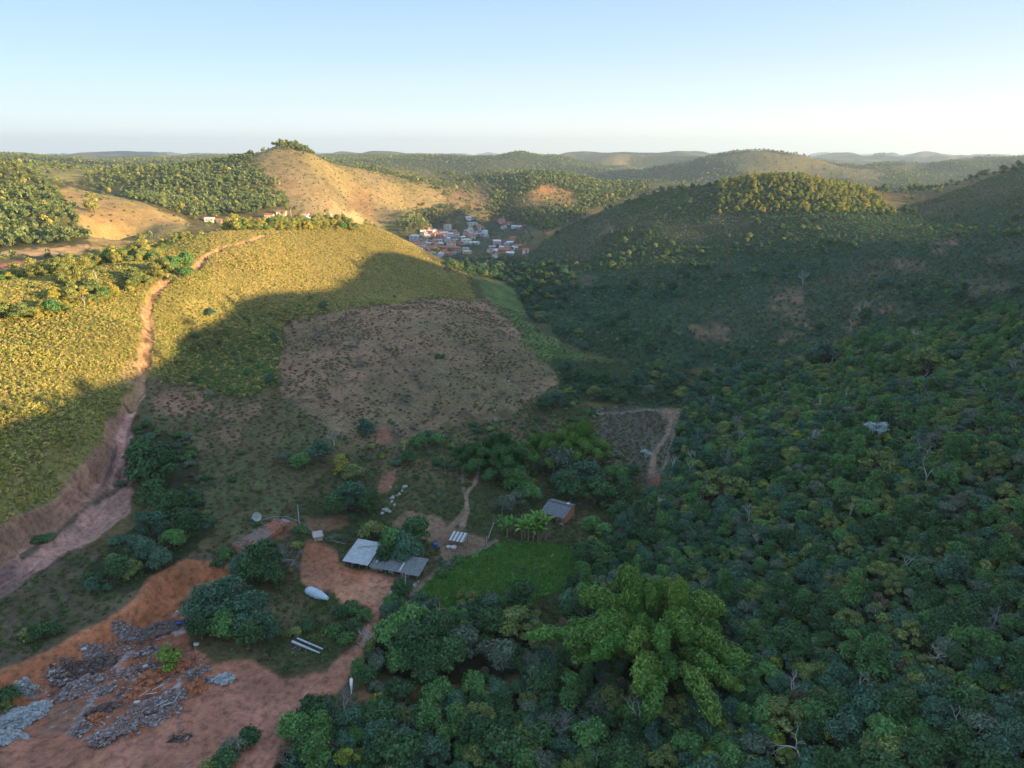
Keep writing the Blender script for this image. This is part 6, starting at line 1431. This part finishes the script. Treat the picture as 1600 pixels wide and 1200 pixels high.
for (px_, py_, w, wc, rc, lb) in [(421, 340, 9, 'cream', 'red', 'leftmost cream house with orange-red roof in the ridge hamlet'), (440, 335, 10, 'white', 'terracotta', 'white house with brown awning at the back of the ridge hamlet'), (477, 338, 8, 'white', 'terracotta', 'sunlit house near the right of the ridge hamlet'), (487, 341, 11, 'cream', 'brown', 'long cream house at the right of the ridge hamlet'),
        (466, 345, 5, 'white', 'white', 'small white hut at the front of the ridge hamlet'), (476, 346, 4, 'white', 'grey', 'tiny white shed beside the small white hut'), (513, 339, 8, 'yellow', 'cream', 'yellowish house set apart at the right of the ridge hamlet'), (520, 347, 5, 'white', 'white', 'white hut at the far right of the ridge hamlet'), (328, 346, 9, 'cream', 'white', 'cream house with white roof alone left of the ridge hamlet'), (343, 348, 5, 'brick', 'terracotta', 'small brick shed beside the lone cream house')]:
    house(px_, py_, w, w * .7, 1, wc, rc, 'gable', .1, lb, 430, 'houses of the ridge hamlet')
for (px_, py_, h, lb, tm) in [(711, 386, 13, 'tall white mast over the brightest red roof in the village', 700), (750, 365, 10, 'pale pole beside the white chapel in the village', 700), (455, 338, 8, 'left power pole in the ridge hamlet', 430), (478, 342, 8, 'middle power pole in the ridge hamlet', 430), (495, 344, 8, 'right power pole in the ridge hamlet', 430)]:
    p = at(px_, py_, 0, tm); e = empty('utility_pole', p); tag(e, lb, 'pole'); MB().bar((0, 0, -1), (0, 0, h), .28, .2, 6).build('shaft', MT['white'], e); MB().box(-1.2, 1.2, -.1, .1, h - .8, h - .6).build('crossarm', MT['wood'], e)
# lone trees on far skylines
for (px_, py_, s_, key, lb, tm) in [(475, 222, 1.9, 'tall_mid', 'tall lone tree on the skyline of the big pasture hill', 900), (105, 234, 2.0, 'wide_dark', 'dark spreading tree on the far left skyline', 1300), (700, 320, 1.3, 'golden', 'golden lit tree at the end of the big pasture hill', 800)]:
    h = TREES[key][2] * s_; p = at(px_, py_, h * .5, tm); plant_tree(key, p.x, p.y, s_, 1.0, lb)
p0 = at(1372, 249, 0, 1500)
for k in range(8):
    x = p0.x + (k - 3.5) * 2.3 / F_PX * p0.y; y = p0.y + random.uniform(-8, 8); s_ = (9 + 1.5 * random.random()) / F_PX * p0.y / (TREES['tall_mid'][2] * 1.3)
    plant_tree('tall_mid', x, y, s_, random.random() * 6, '%s tall tree of the small square grove on the far right ridge' % ['leftmost', 'second', 'third', 'fourth', 'fifth', 'sixth', 'seventh', 'rightmost'][k], 'grove on the far right ridge', zf=1.3)
# ------------------------------------------------------------------ thicket: the nearest trees one by one, the rest as a mass
random.seed(5)
def M(n_): return COVER[n_].astype(np.float32)
bare_ = soft((COVER['platform'] | COVER['yard'] | COVER['path'] | COVER['cut'] | COVER['gully'] | COVER['trail'] | (COVER['bare'])), 2) > .15
TH = M('thicket') * (~bare_)
edge_r = (PXg > 1000) & (PYg < 900)
Pt = scatter(TH * .5)
dist = np.hypot(Pt[:, 0], Pt[:, 1])
Pt = thin(Pt, np.interp(dist, [60, 95, 130, 260], [3.3, 2.7, 2.1, 2.0]) * (.65 + .8 * rsS.rand(len(Pt)) ** 1.5))
Pt = clear_of(Pt, 1.6)
px, py = to_px(Pt[:, 0], Pt[:, 1], Pt[:, 2] + 3)
infr = (px > -10) & (px < 1610) & (py < 1215) & (py > 300) & (Pt[:, 1] > 20)
dist = np.hypot(np.hypot(Pt[:, 0], Pt[:, 1]), Pt[:, 2] - CAM_Z)
order = np.argsort(np.where(infr, dist, 1e9))
n_ind = min(215, int(infr.sum()))
mix = fbm(Pt[:, 0], Pt[:, 1], 26, 2, .5, 40.0)
keysA = ['round_dark', 'deep_blue', 'feather_grey', 'round_mid', 'gnarled_olive', 'tall_mid', 'broad_olive', 'wide_dark', 'open_yellow', 'wispy_brown']
def pickkey(px_, py_, m_):
    # greyer and darker at the bottom of the slope, olive and yellow-green tops higher up on the right
    up = np.clip((900 - py_) / 350, 0, 1) * np.clip((px_ - 1050) / 300, 0, 1)
    w = np.array([3.0 - up, (2.4 + 1.5 * (m_ > .1)) * (1 - .6 * up), (1.7 + 1.5 * (m_ > .2)) * (1 - .6 * up), 2.6 + 2.2 * up, 1.6 + 2.4 * up, 1.0 + up, 1.1 + 2.2 * up, 1.0 * (1 - up), .12 + 1.6 * up * (m_ < .1), .25])
    return keysA[np.searchsorted(np.cumsum(w) / w.sum(), random.random())]
for k in order[:n_ind]:
    s = (.45 + .62 * random.random() ** 1.5) * (.92 if dist[k] > 125 else 1.1)
    plant_tree(pickkey(px[k], py[k], mix[k]), Pt[k, 0], Pt[k, 1], s, random.random() * 6.28, zone='trees of the thicket on the right and along the bottom')
rest = order[n_ind:]
tk = [TREES[k][0] for k in keysA]
md = np.array([keysA.index(pickkey(px[k], py[k], mix[k])) for k in rest])
stuff('woodland', Pt[rest], [proto(m_) for m_ in tk], None, .38, .9, 'dense dark green thicket of bushy trees covering the slope at right', 'woodland', mode=md, zs=(.7, 1.4))
Pb = thin(scatter(TH * .02), 6.0); px, py = to_px(Pb[:, 0], Pb[:, 1], Pb[:, 2] + 3); nb_ = 0
for k in range(len(Pb)):
    if not (0 < px[k] < 1600 and py[k] < 1195 and px[k] > 900 or 450 < px[k] < 900 and 950 < py[k] < 1190) or nb_ > 70: continue
    nb_ += 1; s_ = 1.0 + .5 * random.random(); e = link('dead_tree', BARE[random.choice([0, 2, 3, 4, 4, 5, 5])]); e.location = (Pb[k, 0], Pb[k, 1], Pb[k, 2] - .1); e.scale = (s_ * .9, s_ * .9, s_); e.rotation_euler = (0, random.gauss(0, .1), random.random() * 6.28)
    lb = autolabel(px[k], py[k], '', 'grey leafless', 'tree', 'leafless trees in the thicket'); tag(e, lb, 'dead tree', 'leafless trees in the thicket')
# shrub layer
Ps = scatter(TH * .30); Ps = clear_of(Ps, .3)
sk = [SHRUBS[k][0] for k in ('dark', 'blue', 'olive', 'mid', 'grey', 'yellow', 'brown')]
stuff('undergrowth', Ps, [proto(m_) for m_ in sk], [3, 2.4, 1.4, 1.6, 1.6, .5, 1], .6, 1.5, 'mixed green and grey undergrowth between the thicket trees', 'undergrowth')
# shrubs of hollow, ravine and farm slopes: one by one
RV = M('ravine'); FM = M('farm') * (fbm(GX, GY, 16, 3, .5, 77.0) > -.05); VF = M('valleyfloor')
okf = (~COVER['greenstrip']) & (~bare_) & ~COVER['lawn'] & ~COVER['clearing'] & ~COVER['knoll'] & ~COVER['lowlawn'] & (GY > 30)
Pf = scatter((RV * .16 + M('gullystrip') * .07 + FM * .045 * okf + M('slope') * .006 * okf + M('lowlawn') * .02 * (N2 > .1)) * (~bare_ | COVER['gullystrip']))
Pf = clear_of(thin(Pf, 1.7), .4)
px, py = to_px(Pf[:, 0], Pf[:, 1], Pf[:, 2] + 1)
infr = (px > 0) & (px < 1600) & (py < 1200)
dist = np.hypot(np.hypot(Pf[:, 0], Pf[:, 1]), Pf[:, 2] - CAM_Z)
order = np.argsort(np.where(infr, dist, 1e9)); n_ind = min(255, int(infr.sum()))
for k in order[:n_ind]:
    ky = random.choices(['dark', 'mid', 'blue', 'grey', 'olive', 'brown', 'yellow'], [3, 2, 2.4, 1.5, 1.3, .8, .3])[0]
    plant_shrub(ky, Pf[k, 0], Pf[k, 1], .55 + .75 * random.random(), random.random() * 6.28, zone='shrubs of the farm hollow and ravine', zf=.85)
stuff('shrubbery', Pf[order[n_ind:]], [proto(m_) for m_ in sk], [3, 2.4, 1.4, 1.6, 1.6, .5, 1], .6, 1.2, 'scattered dark shrubs over the hollow round the farm', 'shrubbery')

# ------------------------------------------------------------------ masses
L = lambda k: proto(LITE[k])
SH = M('shrubhill') * (~COVER['trail']) * (~COVER['gully'])
vis = np.where(HID, .25, 1.0)
# left hill: knee to head-high bushes, greener and bigger towards the foot and along the crest
foot = sm(455, 560, PYg) * sm(240, 330, PXg)
SHs = soft(SH > 0, 8) * (~COVER['trail']) * (~COVER['gully'] | (PYg < 560)); fr = soft(SH > 0, 70)
Psh = scatter((SHs + .22 * np.clip(fr - SHs, 0, 1) * (fbm(GX, GY, 7, 3, .6, 19.0) > 0) * (~bare_)) * vis * 1.25)
f_ = lookup(foot, Psh); cr = lookup(((PYg < 470) & (PXg < 430)).astype(float), Psh); nn = fbm(Psh[:, 0], Psh[:, 1], 40, 3, .5, 60.0)
md = np.zeros(len(Psh), int); rr = rsS.rand(len(Psh))
md = np.select([rr < .32, rr < .58, rr < .76, rr < .80 + .12 * (nn > .1)], [0, 1, 4, 3], 2)
dry = lookup((PXg > 330) & (PYg < 470), Psh); md = np.where(dry & (rsS.rand(len(Psh)) < .6), 4, md)
md = np.where(rsS.rand(len(Psh)) < f_ * .8, 2, md)
stuff('hillside_bushes', Psh, [L('slope%d' % k) for k in range(5)], None, .55, 1.1, 'low yellow-green bushes covering the sunlit left hill', 'shrubbery', smul=(1 + .55 * f_ + .35 * (nn > .15)), mode=md)
# crest and back of the left hill: small trees
CR = SH * ((PYg < 505) & (PXg < 300) & (PYg < 520 - .28 * PXg) | (PYg < 362) & (PXg < 600)) * (fbm(GX, GY, 30, 3, .5, 50.0) > -.22)
Pc = thin(scatter(CR * .13), 2.0)
stuff('crest_woodland', Pc, [proto(TREES[k][0]) for k in ('sunny_round', 'golden', 'broad_olive', 'round_mid')], [3, 2.2, 3, 1.4], .5, 1.3, 'small sunlit trees with yellow tops along the crest of the left hill', 'woodland')
PFt = scatter(SH * foot * vis * .03); stuff('foot_woodland', thin(PFt, 2.5), [proto(TREES[k][0]) for k in ('round_mid', 'broad_olive', 'deep_blue')], [2, 2, 2], .4, .75, 'green shrubs at the shaded foot of the left hill', 'woodland')
# right hill and valley scrub
RH = M('righthill') * np.where(COVER['slip'], .35, 1.0)
n5 = fbm(GX, GY, 55, 4, .55, 90.0)
Pr = scatter(RH * vis * (.12 + .20 * sm(-.15, .25, n5)) + VF * .16 * okf * (~COVER['greenstrip']) + M('valleywood') * (~COVER['greenstrip']) * .10 * vis * (PYg > 405))
md = rsS.choice(6, len(Pr), p=[.30, .34, .08, .12, .06, .10])
top = lookup(((PYg < 345) & (PXg > 1020) & (PXg < 1400)).astype(float), Pr)
stuff('valley_scrub', Pr, [L('scrub%d' % k) for k in range(6)], None, .4, .95, 'dull green scrub over the shaded hillside across the valley', 'scrub', mode=md, smul=1 + .3 * top)
LITM = ((PYg < 335) & (PXg > 1120) & (PXg < 1400)).astype(float)  # sunlit cap: sunlight put into the leaf colours, paler trees are picked here
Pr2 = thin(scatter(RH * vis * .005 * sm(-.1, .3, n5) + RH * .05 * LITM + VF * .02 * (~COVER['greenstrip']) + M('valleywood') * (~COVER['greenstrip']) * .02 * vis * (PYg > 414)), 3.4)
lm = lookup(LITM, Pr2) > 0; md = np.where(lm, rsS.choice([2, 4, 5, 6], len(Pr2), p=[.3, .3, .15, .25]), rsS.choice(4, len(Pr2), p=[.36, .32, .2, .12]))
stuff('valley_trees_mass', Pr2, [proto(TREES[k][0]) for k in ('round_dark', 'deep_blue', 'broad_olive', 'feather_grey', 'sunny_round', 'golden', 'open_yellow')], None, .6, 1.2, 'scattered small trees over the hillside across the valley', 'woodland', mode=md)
# distant woods
WD = soft(COVER[W_], 6) + soft(COVER['centralwood'], 6) * 1.2; HM = M('hill') * .02 + M('leftpasture') * .012
VW = M('village') * .35 * (N2 > 0) 
elsew = (GR > 480) * (~COVER[W_]) * (~COVER['hill']) * (~COVER['leftpasture']) * (~COVER['righthill']) * (~COVER['shrubhill']) * (~COVER['village']) * (~COVER['greenfield']) * (~COVER['brownfield']) * (~COVER['centralbare']) * (GR < 1500) * FRONT * (~COVER['backpasture']) * (~COVER['redroad'])
Pw = scatter((WD * .075 * (.25 + sm(-.25, .25, fbm(GX, GY, 70, 4, .6, 44.0))) + VW * .02 + elsew * .004 * (N1 > 0)) * vis)
Pw2 = scatter((COVER['farwood'] * .006 + (GR > 1250) * (GR < 4000) * .0012) * FRONT * vis)
sm_ = np.concatenate([np.full(len(Pw), 1.0), np.full(len(Pw2), 1.15)])
stuff('distant_woods', np.concatenate([Pw, Pw2]), [L('wood%d' % k) for k in range(4)], [3, 3, 2.4, .5], .6, 1.4, 'woods on the hills beyond the farm valley', 'woods', smul=sm_, zs=(.7, 1.5))
Ph = scatter(HM * vis * .5 + M('hill') * vis * .004 * (N2 > .2))
stuff('pasture_bushes', Ph, [L('scrub%d' % k) for k in range(6)], [1, 1, 3, 2, 2, 1], .6, 1.2, 'dots of bushes on the far sunlit pastures', 'scrub')
LNE = [(398, 236), (420, 226), (450, 221), (480, 231), (520, 243), (560, 253), (600, 264), (640, 275), (680, 288), (705, 303)]
Pl = []
for k in range(170):
    q = rsS.rand() ** .85 * (len(LNE) - 1); i = min(int(q), len(LNE) - 2); f = q - i
    p = at(LNE[i][0] + (LNE[i + 1][0] - LNE[i][0]) * f + rsS.randn() * 2, LNE[i][1] + (LNE[i + 1][1] - LNE[i][1]) * f + 4 + abs(rsS.randn()) * 1.5, 0, 800)
    if p.y < 1500: Pl.append(p)
stuff('ridge_line_trees', np.array(Pl), [L('wood%d' % k) for k in range(4)], [3, 3, 2, 1.4], .7, 1.6, 'line of trees along the crest of the big pasture hill', 'trees')
# the ridge beyond the right edge
OR_ = offright * (GR < 900) * 1.0
stuff('ridge_woods', scatter(OR_ * .0016), [L('wood%d' % k) for k in range(4)], [3, 3, 2, 1], .8, 1.2, 'woods on the ridge at the right', 'woods')
# grass
GRS = (M('lawn') * 2.2 + M('lowlawn') * .7 + M('terrace') * .5 + M('slope') * .35 + M('farm') * .6 * okf + M('clearing') * .5 + M('knoll') * .10 * (1 + 3 * (fbm(GX, GY, 9, 3, .6, 55.) > .1)) + M('greenstrip') * .25) * (~bare_) * (GR < 420)
Pg = scatter(GRS, nmax=60000)
kn = lookup((COVER['knoll'] | COVER['slope'] | COVER['clearing']).astype(float), Pg); r_ = rsS.rand(len(Pg))
md = np.where(kn > 0, np.where(r_ < .14, 0, np.where(r_ < .75, 1, 2)), np.where(r_ < .86, 0, np.where(r_ < .93, 1, 2)))
lw = lookup(COVER['lawn'].astype(float), Pg) > 0; md = np.where(lw & (rsS.rand(len(Pg)) < .9), 3, md)
stuff('grass', Pg, [L('tuft0'), L('tuft1'), L('tuft2'), L('tuft3')], None, .6, 1.5, 'tufts of grass on pasture, lawn and terraces', 'grass', mode=md)
# ------------------------------------------------------------------ evening haze: one closed box of thin air round the whole scene
hb = MB().box(-20500, 20500, -20500, 20500, float(GZ.min()) - 60, 420)
hm = bpy.data.materials.new('haze'); hm.use_nodes = True; hn = hm.node_tree
hn.nodes.remove(hn.nodes['Principled BSDF'])
pv = hn.nodes.new('ShaderNodeVolumePrincipled'); pv.inputs['Color'].default_value = (.66, .84, 1.0, 1); pv.inputs['Density'].default_value = 8.0e-5; pv.inputs['Anisotropy'].default_value = .25
hn.links.new(pv.outputs[0], hn.nodes['Material Output'].inputs['Volume'])
o = hb.build('haze', hm); tag(o, None, None, None, 'stuff')
